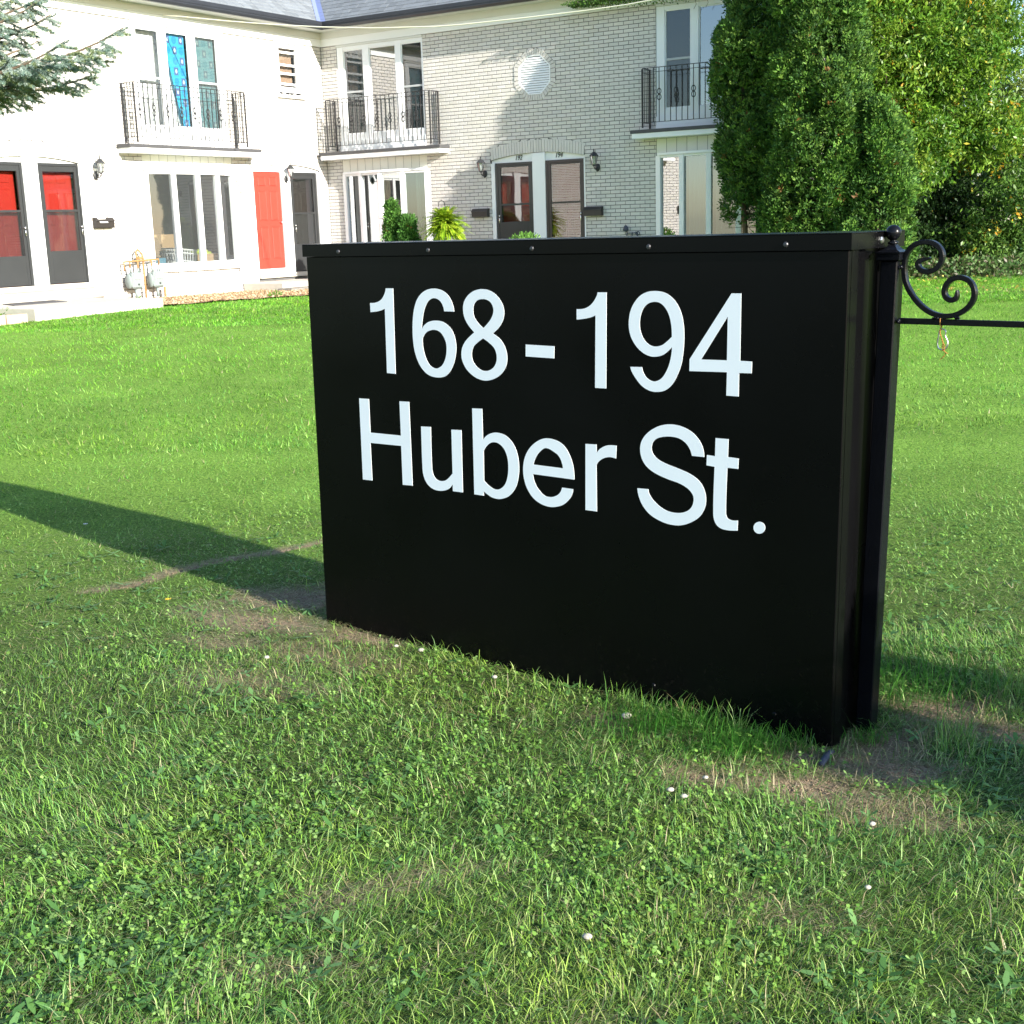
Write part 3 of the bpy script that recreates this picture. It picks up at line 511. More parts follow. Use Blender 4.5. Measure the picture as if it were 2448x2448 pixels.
for k in range(15):
    z = 4.445-.335+.67*(k+.5)/15; r = octo(z, 5.368, 4.445, .335, .341, .129, .143)
    if r is None: continue
    mb = MB(); a, b = r
    mb.hexa([RF(a, -.02, z-.02), RF(b, -.02, z-.02), RF(b, .006, z-.021), RF(a, .006, z-.021), RF(a, -.018, z+.022), RF(b, -.018, z+.022), RF(b, -.012, z+.023), RF(a, -.012, z+.023)])
    mb.obj('louver', M['white'], vent)

# eaves: frieze, soffit, gutter, roof
def corner_run(name, prof, material, t_r=RLEN+.3, t_l=LLEN+.3):
    """sweep a profile (o, z) along both eaves, mitred at the inner corner"""
    for F, T in ((RF, t_r), (LF, t_l)):
        mb = MB(); R = [[F(o, o, z) for o, z in prof], [F(T, o, z) for o, z in prof]]; mb.loft(R); mb.obj(name, material, house)
corner_run('frieze_board', [(.002, 5.455), (.022, 5.455), (.022, 5.60), (.002, 5.60)], M['white'])
corner_run('frieze_board', [(.002, 5.601), (.030, 5.601), (.030, 5.742), (.002, 5.742)], M['cream'])
corner_run('soffit', [(.002, 5.743), (.40, 5.743), (.40, 5.757), (.002, 5.757)], M['cream'])
corner_run('gutter', [(.401, 5.735), (.415, 5.722), (.475, 5.722), (.502, 5.765), (.502, 5.80), (.512, 5.80), (.512, 5.872), (.494, 5.872), (.494, 5.81), (.401, 5.81)], M['gutter'])
SL = .80; shg = MB()
for F, T in ((RF, RLEN+.3), (LF, LLEN+.3)):
    for k in range(28):           # shingle courses, each lapping the one below
        o0 = .49-k*.115; o1 = o0-.235
        z = lambda o: 5.815+(.40-o)*SL
        x = o0
        while x < T:
            wd = random.uniform(.14, .30); x1 = min(T, x+wd-.006); c = random.uniform(.86, 1.14); dz = random.choice((0, 0, .005))
            cc = (.165*c, .185*c, .205*c); y0 = x if x > o0 else o1
            shg.hexa([F(x, o0, z(o0)+.018), F(x1, o0, z(o0)+.018), F(x1, o1, z(o1)-.006), F(y0, o1, z(o1)-.006),
                 F(x, o0, z(o0)+.032+dz), F(x1, o0, z(o0)+.032+dz), F(x1, o1, z(o1)+.004), F(y0, o1, z(o1)+.004)], cc)
            x += wd
    mb = MB(); mb.hexa([F(.3, .46, 5.76), F(T, .46, 5.76), F(T, -2.8, 5.76+3.26*SL), F(-2.8, -2.8, 5.76+3.26*SL), F(.3, .46, 5.775), F(T, .46, 5.775), F(T, -2.8, 5.775+3.26*SL), F(-2.8, -2.8, 5.775+3.26*SL)]); mb.obj('roof_deck', M['shingle'], house)
M['shinglec'] = mat('asphalt_shingles', (1,1,1), .95, .1, .2, 40., .5, 120., attr=True)
o = shg.obj('shingles', M['shinglec'], house); o['kind'] = 'stuff'
mb = MB()
zz = lambda o: 5.815+(.40-o)*SL+.036
def VW(o, s):     # point at the valley at depth o, s to either side along the wings
    return RF(o+s, o, zz(o)) if s > 0 else LF(o-s, o, zz(o))
for s0, s1 in ((0, .13), (0, -.13)):
    mb.poly([VW(.5, s0), VW(.5, s1), VW(-2.6, s1), VW(-2.6, s0)])
mb.obj('valley_flashing', M['valley'], house)

# upper windows with three lights
def window(F, t0, t1, z0, z1, lights, rails=(), sills=True, header=True, glass='glass', name='window', screens=None):
    mb = MB(); d0, d1 = -.07, -.012
    ts = [t0]; 
    for a, b in lights: ts += [a, b]
    ts.append(t1)
    zb, zt = z0, z1
    gz0, gz1 = lights_z
    for i in range(0, len(ts), 2): mb.cbox(ts[i], ts[i+1], d0, d1, zb, zt, F, .003)
    for a, b in lights:
        mb.cbox(a+.0005, b-.0005, d0, d1-.003, zb, gz0, F, .003); mb.cbox(a+.0005, b-.0005, d0, d1-.003, gz1, zt, F, .003)
        for q in ((a, a+.022), (b-.022, b)): mb.box(q[0]+.0006, q[1]-.0006, -.060, -.034, gz0+.0006, gz1-.0006, F)
        mb.box(a+.0226, b-.0226, -.060, -.034, gz0+.0006, gz0+.022, F); mb.box(a+.0226, b-.0226, -.060, -.034, gz1-.022, gz1-.0006, F)
    wn = mb.obj(name, M['white'], house)
    if F is RF and glass == 'glass': glass = 'glassr'
    for i, (a, b) in enumerate(lights):
        p = MB(); p.box(a+.0224, b-.0224, -.052, -.048, gz0+.0222, gz1-.0222, F); p.obj('pane', M[(screens or {}).get(i) or (glass if not (i in rails) else 'glassd')], wn)
        if i in rails:
            s = MB(); s.cbox(a+.0228, b-.0228, -.060, -.030, 4.455, 4.495, F, .002); s.obj('sash_rail', M['sashm'], wn)
    return wn
def sheet(F, t0, t1, o, z0, z1, material, name='curtain', parent=None, folds=9, amp=.02, cut=None):
    mb = MB(); n = max(24, int((t1-t0)*60)); b0 = []
    for i in range(n+1):
        t = t0+(t1-t0)*i/n; q = o+amp*sin(folds*2*pi*i/n)+amp*.5*sin(folds*4.7*pi*i/n+1)
        b0.append((t, q))
    m_ = len(b0); tl = cut if cut else (lambda t: z1)
    mb.v = [F(t, q, z0) for t, q in b0]+[F(t, q*.8+o*.2, (z0+z1)/2) for t, q in b0]+[F(t, q, z1) for t, q in b0]
    for i in range(m_-1):
        mb.f += [(i, i+1, m_+i+1, m_+i), (m_+i, m_+i+1, 2*m_+i+1, 2*m_+i)]
    return mb.obj(name, material, parent, True)
lights_z = (3.61, 5.335)
w1 = window(RF, .43, 2.695, 3.48, 5.405, [(.60, 1.125), (1.29, 1.985), (2.13, 2.66)], (0, 2))
w2 = window(RF, 7.99, 10.255, 3.48, 5.405, [(8.16, 8.68), (8.835, 9.555), (9.70, 10.22)], (0,))
w3 = window(LF, 2.955, 5.295, 3.48, 5.405, [(3.115, 3.69), (3.87, 4.44), (4.61, 5.18)], (0, 2), screens={0: 'screen2', 2: 'glass'})
for F, a, b in ((RF, .43, 2.695), (RF, 7.99, 10.255), (LF, 2.955, 5.295)):
    mb = MB(); mb.cbox(a-.0, b+.0, -.06, .008, 5.4055, 5.452, F, .003); mb.obj('window_header', M['cream'], house)
    mb = MB(); mb.cbox(a, b, -.08, .012, 3.325, 3.479, F, .003); mb.obj('apron_board', M['white'], house)
    mb = MB(); mb.cbox(a, b, -.08, .030, 3.2405, 3.3245, F, .003); mb.obj('apron_board', M['white'], house)
sheet(RF, .62, 1.12, -.16, 3.5, 5.35, M['curtaing'], parent=w1, folds=5)
sheet(RF, 1.35, 1.95, -.22, 3.5, 4.35, M['curtain'], parent=w1, folds=6)
# small double-sash window of the left wing
lights_z = (4.58, 5.345)
mb = MB(); F = LF
mb.cbox(.672, .80, -.07, -.01, 4.45, 5.41, F, .003); mb.cbox(1.335, 1.425, -.07, -.01, 4.45, 5.41, F, .003)
mb.cbox(.8005, 1.3345, -.07, -.012, 5.33, 5.41, F, .003); mb.cbox(.8005, 1.3345, -.07, -.012, 4.45, 4.56, F, .003)
sw = mb.obj('window', M['white'], house)
for z in (5.25, 5.0, 4.83, 4.62):
    mb = MB(); mb.cbox(.802, 1.333, -.055, -.02, z-.022, z+.022, F, .002); mb.obj('sash_rail', M['white'], sw)
mb = MB(); mb.box(.8012, 1.3338, -.062, -.058, 4.561, 5.329, F); mb.obj('pane', M['glass'], sw)
M['tan'] = mat('tan_blind', (.42, .28, .20), .9, .1)
sheet(LF, .82, 1.32, -.14, 4.5, 5.35, M['tan'], parent=sw, folds=4, amp=.01)
mb = MB(); mb.cbox(.62, 1.46, .001, .045, 4.335, 4.40, LF, .004); mb.obj('window_sill', M['brick'], house)
mb = MB(); mb.cbox(.62, 1.46, .001, .016, 5.425, 5.452, LF, .003); mb.obj('window_header', M['white'], house)

# curtains of the left wing's upper window
M['floral'] = mat('white_floral_sheer', (.74, .74, .74), .9, .1)
t_ = M['floral'].node_tree; N_ = t_.nodes; L_2 = t_.links
g_ = N_.new('ShaderNodeNewGeometry'); v_ = N_.new('ShaderNodeTexVoronoi'); v_.feature = 'DISTANCE_TO_EDGE'; v_.inputs['Scale'].default_value = 7; L_2.new(g_.outputs['Position'], v_.inputs['Vector'])
n_ = N_.new('ShaderNodeTexNoise'); n_.inputs['Scale'].default_value = 4.; L_2.new(g_.outputs['Position'], n_.inputs['Vector'])
r_ = N_.new('ShaderNodeMath'); r_.operation = 'LESS_THAN'; r_.inputs[1].default_value = .02; L_2.new(v_.outputs[0], r_.inputs[0])
r2_ = N_.new('ShaderNodeMath'); r2_.operation = 'GREATER_THAN'; r2_.inputs[1].default_value = .53; L_2.new(n_.outputs[0], r2_.inputs[0])
r3_ = N_.new('ShaderNodeMath'); r3_.operation = 'MULTIPLY'; L_2.new(r_.outputs[0], r3_.inputs[0]); L_2.new(r2_.outputs[0], r3_.inputs[1])
mx_ = N_.new('ShaderNodeMix'); mx_.data_type = 'RGBA'; mx_.inputs['A'].default_value = (.76, .76, .76, 1); mx_.inputs['B'].default_value = (.30, .22, .24, 1)
L_2.new(r3_.outputs[0], mx_.inputs['Factor']); L_2.new(mx_.outputs['Result'], N_['Principled BSDF'].inputs['Base Color'])
M['bluecur'] = mat('bright_blue_curtain', (.07, .50, .80), .9, .1, transl=.2); M['bluecur2'] = mat('teal_grey_curtain', (.16, .34, .37), .9, .1)
M['bluesq'] = mat('blue_square_print', (.10, .16, .36), .9, .1); M['bluedot'] = mat('blue_round_print', (.04, .30, .62), .9, .1); M['palep'] = mat('pale_figure_print', (.55, .75, .85), .9, .1)
sheet(LF, 4.0, 5.2, -.20, 3.5, 5.36, M['floral'], parent=w3, folds=9, amp=.008)
def printed(t0, t1, o, parent, base, cut, sfx=''):
    """flat curtain with printed squares and discs; cut(z) is its left edge"""
    mb = MB(); Z = np.linspace(3.55, 5.32, 12)
    for i in range(11): mb.poly([LF(t0, o, Z[i]), LF(cut(Z[i]), o, Z[i]), LF(cut(Z[i+1]), o, Z[i+1]), LF(t0, o, Z[i+1])])
    c = mb.obj('curtain', base, parent)
    k = 0; z = 5.22; sq_, dt, pl = MB(), MB(), MB()
    while z > 3.6:
        for j in range(4):
            t = t0+.08+.17*j
            if t+.05 > cut(z): continue
            if (j+k) % 2 == 0:
                sq_.poly([LF(t-.05, o+.003, z-.07), LF(t+.05, o+.003, z-.07), LF(t+.05, o+.003, z+.07), LF(t-.05, o+.003, z+.07)])
                pl.poly([LF(t+.025*cos(a), o+.006, z+.04*sin(a)) for a in np.linspace(0, 2*pi, 9)[:-1]])
            else: dt.poly([LF(t+.06*cos(a), o+.003, z+.075*sin(a)) for a in np.linspace(0, 2*pi, 15)[:-1]])
        z -= .19; k += 1
    for q, mm_ in ((sq_, 'bluesq'), (dt, 'bluedot'), (pl, 'palep')):
        if q.f: q.obj('curtain_print', M[mm_+sfx], parent)
printed(3.89, 4.0, -.12, w3, M['bluecur'], lambda z: 4.05+.38*(z-3.55)/1.77)  # slanting edge shapes the border of sun and shade on the curtain
M['bluesq2'] = mat('slate_square_print', (.12,.20,.24), .9, .1); M['bluedot2'] = mat('teal_round_print', (.12,.29,.33), .9, .1); M['palep2'] = mat('pale_teal_print', (.30,.42,.42), .9, .1)
printed(3.12, 3.7, -.12, w3, M['bluecur2'], lambda z: 3.66, '2')

# balcony slabs, fascias and cladding
for F, a, b, fl in ((RF, .085, 3.29, 1), (RF, 7.62, 10.85, 1), (LF, 2.45, 5.88, 1)):
    mb = MB(); mb.cbox(a, b, .0, .36, 3.178, 3.24, F, .004); s = mb.obj('balcony_ledge', M['ledge'] if 'ledge' in M else M['gutter'], house)
    mb = MB(); mb.cbox(a+.03, b-.03, .0, .345, 3.086, 3.1775, F, .003); mb.obj('fascia', M['white'], s)
for F, a, b in ((RF, .428, 2.70), (RF, 7.987, 10.258), (LF, 2.953, 5.297)):
    n = 11; W_ = (b-a)/n
    mb = MB(); mb.box(a, b, -.05, -.016, 2.80, 3.084, F); mb.obj('cladding_backing', M['mortar'], house)
    pm = MB().cbox(0, W_-.007, 0, .010, 0, .262, None, .003).mesh('cladding_board', M['board'])
    for k in range(n):
        o = bpy.data.objects.new('cladding_board', pm)
        x = Vector(F(1, 0, 0))-Vector(F(0, 0, 0)); y = Vector(F(0, 1, 0))-Vector(F(0, 0, 0))
        mm = Matrix(((x[0], y[0], 0, 0), (x[1], y[1], 0, 0), (0, 0, 1, 0), (0, 0, 0, 1))); mm.translation = Vector(F(a+k*W_+.0035, -.0155, 2.821)); o.matrix_basis = mm; child(o, house)

# bow windows on the ground floor: four lights on a shallow curve
def bow(F, a, b, sag=.19, z0=1.03, z1=2.775, curt=None):
    w_ = b-a; R = (w_*w_/4+sag*sag)/(2*sag)
    def arc(u, extra=0.):     # u 0..1 -> (t, o) on the curve
        th = math.asin(w_/2/R); q = -th+2*th*u
        return ((a+b)/2+(R+extra)*sin(q), (R+extra)*cos(q)-(R-sag))
    N_ = [arc(i/4) for i in range(5)]
    fr = MB()
    for i, (t, o) in enumerate(N_):
        th = math.asin(w_/2/R)*(-1+i/2); cx, sx = cos(th), sin(th); hw = .052 if 0 < i < 4 else .06
        G_ = lambda x, y, z, t=t, o=o, cx=cx, sx=sx: F(t+x*cx+y*sx, o-x*sx+y*cx, z)
        fr.cbox(-hw, hw, -.06, .035, z0, z1, G_, .004)
    for i in range(4):
        (ta, oa), (tb, ob) = N_[i], N_[i+1]; L0 = math.hypot(tb-ta, ob-oa); cx, sx = (tb-ta)/L0, (ob-oa)/L0
        G_ = lambda x, y, z, ta=ta, oa=oa, cx=cx, sx=sx: F(ta+x*cx-y*sx, oa+x*sx+y*cx, z)
        fr.cbox(.053, L0-.053, -.055, .030, z1-.045, z1-.001, G_, .003); fr.cbox(.053, L0-.053, -.055, .030, z0+.001, z0+.05, G_, .003)
    wn = fr.obj('window', M['white'], house)
    for i in range(4):
        (ta, oa), (tb, ob) = N_[i], N_[i+1]; L0 = math.hypot(tb-ta, ob-oa); cx, sx = (tb-ta)/L0, (ob-oa)/L0
        G_ = lambda x, y, z, ta=ta, oa=oa, cx=cx, sx=sx: F(ta+x*cx-y*sx, oa+x*sx+y*cx, z)
        p = MB(); p.box(.0535, L0-.0535, -.012, -.008, z0+.0505, z1-.0455, G_); p.obj('pane', M['glassr' if F is RF else 'hazyglass'], wn)
    U = np.linspace(0, 1, 17)
    mb = MB(); P = [arc(u, .055) for u in U]; Q = [(b, -.05), (a, -.05)]
    mb.loft([[F(t, o, z1+.0005) for t, o in P+Q], [F(t, o, z1+.045) for t, o in P+Q]]); mb.obj('window_head', M['white'], wn)
    mb = MB(); P = [arc(u, .08) for u in U]; mb.loft([[F(t, o, z0-.11) for t, o in P+Q], [F(t, o, z0-.001) for t, o in P+Q]]); mb.obj('window_sill', M['white'], wn)
    # curved brick base
    mb = MB(); P = [arc(u, -.012) for u in U]; mb.loft([[F(t, o, ZB-.4) for t, o in P+Q], [F(t, o, z0-.111) for t, o in P+Q]]); mb.obj('bow_base', M['mortar'], house)
    mb = MB(); k = 0; z = z0-.115
    while z > ZB:
        n = 11; off = 0 if k % 2 else .5
        for j in range(-1, n+1):
            u0, u1 = max(0, (j+off)/n+.002), min(1, (j+1+off)/n-.002)
            if u1-u0 < .01: continue
            A, B = arc(u0, .0), arc(u1, .0); A2, B2 = arc(u0, -.03), arc(u1, -.03)
            mb.hexa([F(A[0], A[1], z-.061), F(B[0], B[1], z-.061), F(B2[0], B2[1], z-.061), F(A2[0], A2[1], z-.061), F(A[0], A[1], z), F(B[0], B[1], z), F(B2[0], B2[1], z), F(A2[0], A2[1], z)])
        z -= CH; k += 1
    o = mb.obj('bow_brickwork', M['brick'], house); o['kind'] = 'stuff'
    return wn
bw1 = bow(RF, .49, 2.69); bw2 = bow(RF, 8.04, 10.24); bw3 = bow(LF, 2.98, 5.27)
for wn, a in ((bw1, .49), (bw2, 8.04)):
    sheet(RF, a+.55, a+.95, -.14, .9, 2.8, M['curtaing'], parent=wn, folds=4); 
sheet(RF, 9.15, 10.2, -.1, .9, 2.8, M['curtaing'], parent=bw2, folds=9, amp=.025)
sheet(RF, 2.32, 2.66, -.1, .9, 2.8, M['curtaing'], parent=bw1, folds=4)

# doors
def storm_door(F, t0, t1, z0, z1, glass_z, mid, material, inner, hinge_hi=True, kick=True, ajar=0):
    fr = MB(); e = .05
    fr.cbox(t0, t0+e, -.12, -.012, z0, z1, F, .003); fr.cbox(t1-e, t1, -.12, -.012, z0, z1, F, .003); fr.cbox(t0+e+.0005, t1-e-.0005, -.12, -.012, z1-e, z1, F, .003)
    a, b = t0+e+.002, t1-e-.002; s = .055
    fr.cbox(a, a+s, -.06, -.022, z0+.01, z1-e-.002, F, .003); fr.cbox(b-s, b, -.06, -.022, z0+.01, z1-e-.002, F, .003)
    fr.cbox(a+s+.0005, b-s-.0005, -.06, -.024, glass_z[1], z1-e-.002, F, .003); fr.cbox(a+s+.0005, b-s-.0005, -.06, -.024, mid-.02, mid+.02, F, .003)
    fr.cbox(a+s+.0005, b-s-.0005, -.06, -.024, z0+.01, glass_z[0], F, .003)
    d = fr.obj('storm_door', material, house)
    for q0, q1 in ((glass_z[0]+.0005, mid-.0205), (mid+.0205, glass_z[1]-.0005)):
        p = MB(); p.box(a+s+.001, b-s-.001, -.045, -.041, q0, q1, F); p.obj('pane', M['glassd' if (F is LF and q0 < mid-.1) else 'glassdoor'], d)
    if kick:
        k = MB(); k.cbox(a+s+.03, b-s-.03, -.0235, -.020, z0+.06, glass_z[0]-.05, F, .001); k.obj('kick_panel', material, d)
    ht = b-.028 if hinge_hi else a+.028
    h = MB(); h.lathe([(.012, 0), (.012, .012), (.02, .03), (.016, .042), (0, .046)], 10, (0, 0, 0), lambda x, y, z: F(ht+x, -.022+z, z0+.98+y)); h.cbox(ht-.008, ht+.008, .012, .022, z0+.84, z0+.94, F, .003)
    h.obj('handle', M['chrome'], d, True)
    if inner: panel_door(F, t0+e+.01, t1-e-.01, -.17, z0, z1-e, inner)
    return d
def panel_door(F, t0, t1, o, z0, z1, material, handle=None):
    mb = MB(); mb.cbox(t0, t1, o-.04, o, z0, z1, F, .002); d = mb.obj('door', material, house); w_ = t1-t0; h = z1-z0
    for r0, r1 in ((.86, .95), (.50, .81), (.10, .44)):
        for c0, c1 in ((.14, .44), (.56, .86)):
            A = [(t0+w_*c0, z0+h*r0), (t0+w_*c1, z0+h*r0), (t0+w_*c1, z0+h*r1), (t0+w_*c0, z0+h*r1)]
            C = ((A[0][0]+A[1][0])/2, (A[0][1]+A[2][1])/2); sh = lambda k, oo: [F(C[0]+(x-C[0])*(1-k/w_*2.2), oo, C[1]+(y-C[1])*(1-k/h*2.5)) for x, y in A]
            p = MB(); p.loft([sh(0, o+.0002), sh(.01, o+.008), sh(.03, o+.008), sh(.045, o+.004), sh(.07, o+.011)]); p.obj('door_panel', material, d)
    if handle:
        k = MB(); k.lathe([(.012, 0), (.01, .02), (.026, .04), (.024, .06), (0, .068)], 12, (0, 0, 0), lambda x, y, z: F(handle+x, o+z, z0+.95+y)); k.obj('handle', M['chrome'], d, True)
    return d
# right wing pair 192 / 194
storm_door(RF, 4.38, 5.26, .80, 2.815, (1.66, 2.73), 2.0, M['blackdoor'], M['darkred'], hinge_hi=False)
storm_door(RF, 5.555, 6.43, .80, 2.815, (1.02, 2.73), 2.0, M['browndoor'], M['darkred'], hinge_hi=True, kick=False)
storm_door(LF, 6.76, 7.645, .82, 2.88, (1.39, 2.735), 2.075, M['blackdoor'], M['reddoor'], hinge_hi=False)
storm_door(LF, 7.955, 8.83, .82, 2.88, (1.33, 2.735), 2.075, M['blackdoor'], M['reddoor'], hinge_hi=False)
storm_door(LF, .39, 1.25, .75, 2.83, (1.33, 2.70), 1.98, M['blackdoor'], M['browndoor'], hinge_hi=True)
panel_door(LF, 1.535, 2.335, -.03, .85, 2.82, M['reddoor'], 1.60)
mb = MB(); mb.cbox(1.535, 2.335, -.07, -.02, .752, .848, LF, .003); mb.obj('door_kick_board', M['white'], house)
def door_surround(F, c, hw, p0, p1, z0, doortop, crown=2.984, spring=2.876):
    zi = lambda t: spring+(crown-spring)*(1-((t-c)/hw)**2)
    mb = MB(); mb.cbox(p0, p1, -.14, .006, z0, zi((p0+p1)/2)-.012, F, .004)             # post between the doors
    T = np.linspace(c-hw+.004, c+hw-.004, 15)
    P = [(t, zi(t)-.002) for t in T]+[(c+hw-.004, doortop+.003), (c-hw+.004, doortop+.003)]
    mb.loft([[F(a, -.10, b) for a, b in P], [F(a, -.045, b) for a, b in P]])
    mb.cbox(c-hw+.002, c-hw+.088, -.14, -.004, z0, doortop, F, .003); mb.cbox(c+hw-.030, c+hw-.002, -.14, -.004, z0, doortop, F, .003)
    mb.obj('door_surround', M['white'], house)
    mb = MB(); mb.cbox(c-hw, c+hw, -.25, .06, z0-.09, z0-.001, F, .004); mb.obj('threshold', M['concrete'], house)
door_surround(RF, 5.365, 1.09, 5.262, 5.553, .80, 2.816)
door_surround(LF, 7.79, 1.10, 7.647, 7.953, .82, 2.881); door_surround(LF, 1.33, 1.06, 1.252, 1.533, .75, 2.831)
# house numbers over the doors
def number(txt, t, z, h):
    cu = bpy.data.curves.new('number', 'FONT'); cu.body = txt; cu.size = h*1.42; cu.shear = .28; cu.extrude = .004; cu.space_character = 1.0; cu.offset = .0
    tmp = bpy.data.objects.new('tmp', cu); COL.objects.link(tmp); dg = bpy.context.evaluated_depsgraph_get(); me = bpy.data.meshes.new_from_object(tmp.evaluated_get(dg))
    bpy.data.objects.remove(tmp, do_unlink=True); me.materials.clear(); me.materials.append(M['iron'])
    o = bpy.data.objects.new('house_number', me); mm = wallrot.copy(); mm.translation = Vector(RF(t, -.036, z)); o.matrix_basis = mm @ Matrix.Diagonal((.82, 1, 1, 1)); child(o, house)
number('192', 4.835, 2.858, .098); number('194', 5.765, 2.862, .098)

# wrought-iron balcony railings, one per balcony
def railing(F, a, b, label, step=.1115):
    W_ = b-a; n = round(W_/step); step = W_/n
    rt_ = thing('balcony_railing', label, 'railing', F((a+b)/2, 0, 3.24), 'wrought iron balcony railings')
    D = .335; zt, zb = 4.315, 3.36
    for z, r in ((zt, .009), (zt-.075, .006), (zb, .007)):
        mb = MB(); mb.cbox(a, b, D-r, D+r, z-r*.7, z+r*.7, F, .001)
        for q in (a, b): mb.cbox(q-r, q+r, .0, D-r, z-r*.7, z+r*.7, F, .001)
        mb.obj('rail', M['iron'], rt_)
    ps = MB().cbox(-.014, .014, -.014, .014, 3.27, zt-.01, None, .003).mesh('corner_post', M['iron'])
    ns = MB().cbox(-.0062, .0062, -.0062, .0062, zb, zt-.008, None, .001).mesh('baluster', M['iron'])
    so = MB()
    for zc in (3.795, 3.895):
        for sg in (-1, 1):
            pth = [(sg*(.004+.034*sin(x)), 0, zc+.045*cos(x)) for x in np.linspace(-.5, pi+.5, 14)]
            so.tube(pth, .0085, 5)
    so.box(-.02, .02, -.008, .008, 3.84, 3.85); so.box(-.014, .014, -.006, .006, 3.945, 3.953); so.box(-.014, .014, -.006, .006, 3.737, 3.745)
    sm = so.mesh('scroll_ornament', M['iron'])
    x = Vector(F(1, 0, 0))-Vector(F(0, 0, 0)); y = Vector(F(0, 1, 0))-Vector(F(0, 0, 0))
    def put(name, me, t, o_):
        o = bpy.data.objects.new(name, me); mm = Matrix(((x[0], y[0], 0, 0), (x[1], y[1], 0, 0), (0, 0, 1, 0), (0, 0, 0, 1))); mm.translation = Vector(F(t, o_, 0)); o.matrix_basis = mm; child(o, rt_)
    for t in (a, b):
        put('corner_post', ps, t, D); put('corner_post', ps, t, .03)
        for o_ in (.105, .18, .255): put('baluster', ns, t, o_)
    for k in range(1, n):
        put('baluster', ns, a+k*step, D)
        if k % 3 == 0: put('scroll_ornament', sm, a+k*step, D)
railing(RF, .335, 3.06, 'black wrought iron railing at the upper window beside the inner corner of the building')
railing(RF, 7.87, 10.6, 'black wrought iron railing partly hidden by the tall cedar')
railing(LF, 2.82, 5.66, 'black wrought iron railing in front of the window with blue curtains')

# lanterns
def lantern_proto():
    t = thing('wall_lantern', 'x', 'lantern', (0, 0, 0), 'wall lanterns beside the doors')
    mb = MB(); mb.lathe([(.0, 0), (.055, 0), (.055, .008), (.03, .02), (.0, .022)], 16, (0, 0, -.12), lambda x, y, z: (x, z+.12, y*1.3-.12)); mb.obj('back_plate', M['lampm'], t, True)
    mb = MB(); mb.tube([(0, .02, -.12), (0, .07, -.155), (0, .12, -.15), (0, .15, -.11), (0, .15, -.085)], .009, 8); mb.tube([(0, .02, -.16), (0, .04, -.19), (0, .03, -.205)], .006, 6); mb.obj('arm', M['lampm'], t, True)
    def hexr(r, z, n=6): return [(r*cos(pi/6+2*pi*k/n), .15+r*sin(pi/6+2*pi*k/n), z) for k in range(n)]
    mb = MB(); mb.loft([hexr(.012, -.10), hexr(.03, -.085), hexr(.04, -.078), hexr(.04, -.070)])
    mb.loft([hexr(.088, .088), hexr(.088, .096), hexr(.06, .13), hexr(.03, .160), hexr(.012, .170), hexr(.010, .185), hexr(.016, .192), hexr(.004, .225)])
    for k in range(6):
        a = pi/6+2*pi*k/6; mb.tube([(.040*cos(a), .15+.040*sin(a), -.072), (.072*cos(a), .15+.072*sin(a), .09)], .0045, 5)
    mb.obj('lantern_frame', M['lampm'], t)
    mb = MB(); mb.loft([hexr(.037, -.0695), hexr(.068, .0875)]); mb.obj('lantern_glass', M['lampglass'], t)
    mb = MB(); mb.lathe([(.0, -.06), (.014, -.055), (.018, -.01), (.012, .03), (0, .05)], 8, (0, .15, 0)); mb.obj('bulb', M['white'], t, True)
    return t
ln = lantern_proto(); hr = math.atan2(DL[1], DL[0])-pi/2; hl = math.atan2(DR[1], DR[0])-pi/2
ln.location = RF(4.14, .006, 2.745); ln.rotation_euler = (0, 0, hr); ln['label'] = 'dark wall lantern left of the door numbered 192'
dup(ln, RF(6.74, .006, 2.745), hr, 'dark wall lantern right of the door numbered 194')
dup(ln, LF(6.42, .006, 2.80), hl, 'dark wall lantern above the mailbox holding a white envelope')
dup(ln, LF(1.392, .01, 2.80), hl, 'dark wall lantern on the white post beside the bare red door')
# mailboxes
def mailbox(F, t0, t1, z0, z1, label, letter=False):
    t = thing('mailbox', label, 'mailbox', F((t0+t1)/2, .0, z0), 'mailboxes beside the doors')
    mb = MB(); P = [(.0, z0), (.10, z0), (.10, z1-.06), (.06, z1-.012), (.0, z1-.005)]
    mb.loft([[F(t0+.004, o, z) for o, z in P], [F(t1-.004, o, z) for o, z in P]]); mb.obj('box', M['mail'], t)
    mb = MB(); P = [(.0, z1-.003), (.062, z1-.010), (.112, z1-.062), (.114, z1-.075), (.107, z1-.075), (.104, z1-.063), (.058, z1-.020), (.0, z1-.012)]
    mb.loft([[F(t0, o, z) for o, z in P], [F(t1, o, z) for o, z in P]]); mb.obj('lid', M['mail'], t)
    if letter:
        mb = MB(); mb.hexa([F(t1-.26, .118, z1-.10), F(t1-.08, .118, z1-.10), F(t1-.08, .120, z1-.10), F(t1-.26, .120, z1-.10), F(t1-.22, .060, z1+.01), F(t1-.05, .060, z1+.01), F(t1-.05, .062, z1+.01), F(t1-.22, .062, z1+.01)])
        tag(mb.obj('envelope', M['paper']), 'white envelope sticking out of the mailbox between the lantern and the steps', 'letter')
mailbox(RF, 3.83, 4.22, 1.775, 1.945, 'black mailbox behind the hanging fern')
mailbox(RF, 6.46, 6.85, 1.72, 1.90, 'black mailbox under the lantern right of the door numbered 194')
mailbox(LF, 6.17, 6.59, 1.77, 1.955, 'black mailbox with a white envelope between the red doors and the bow window', True)

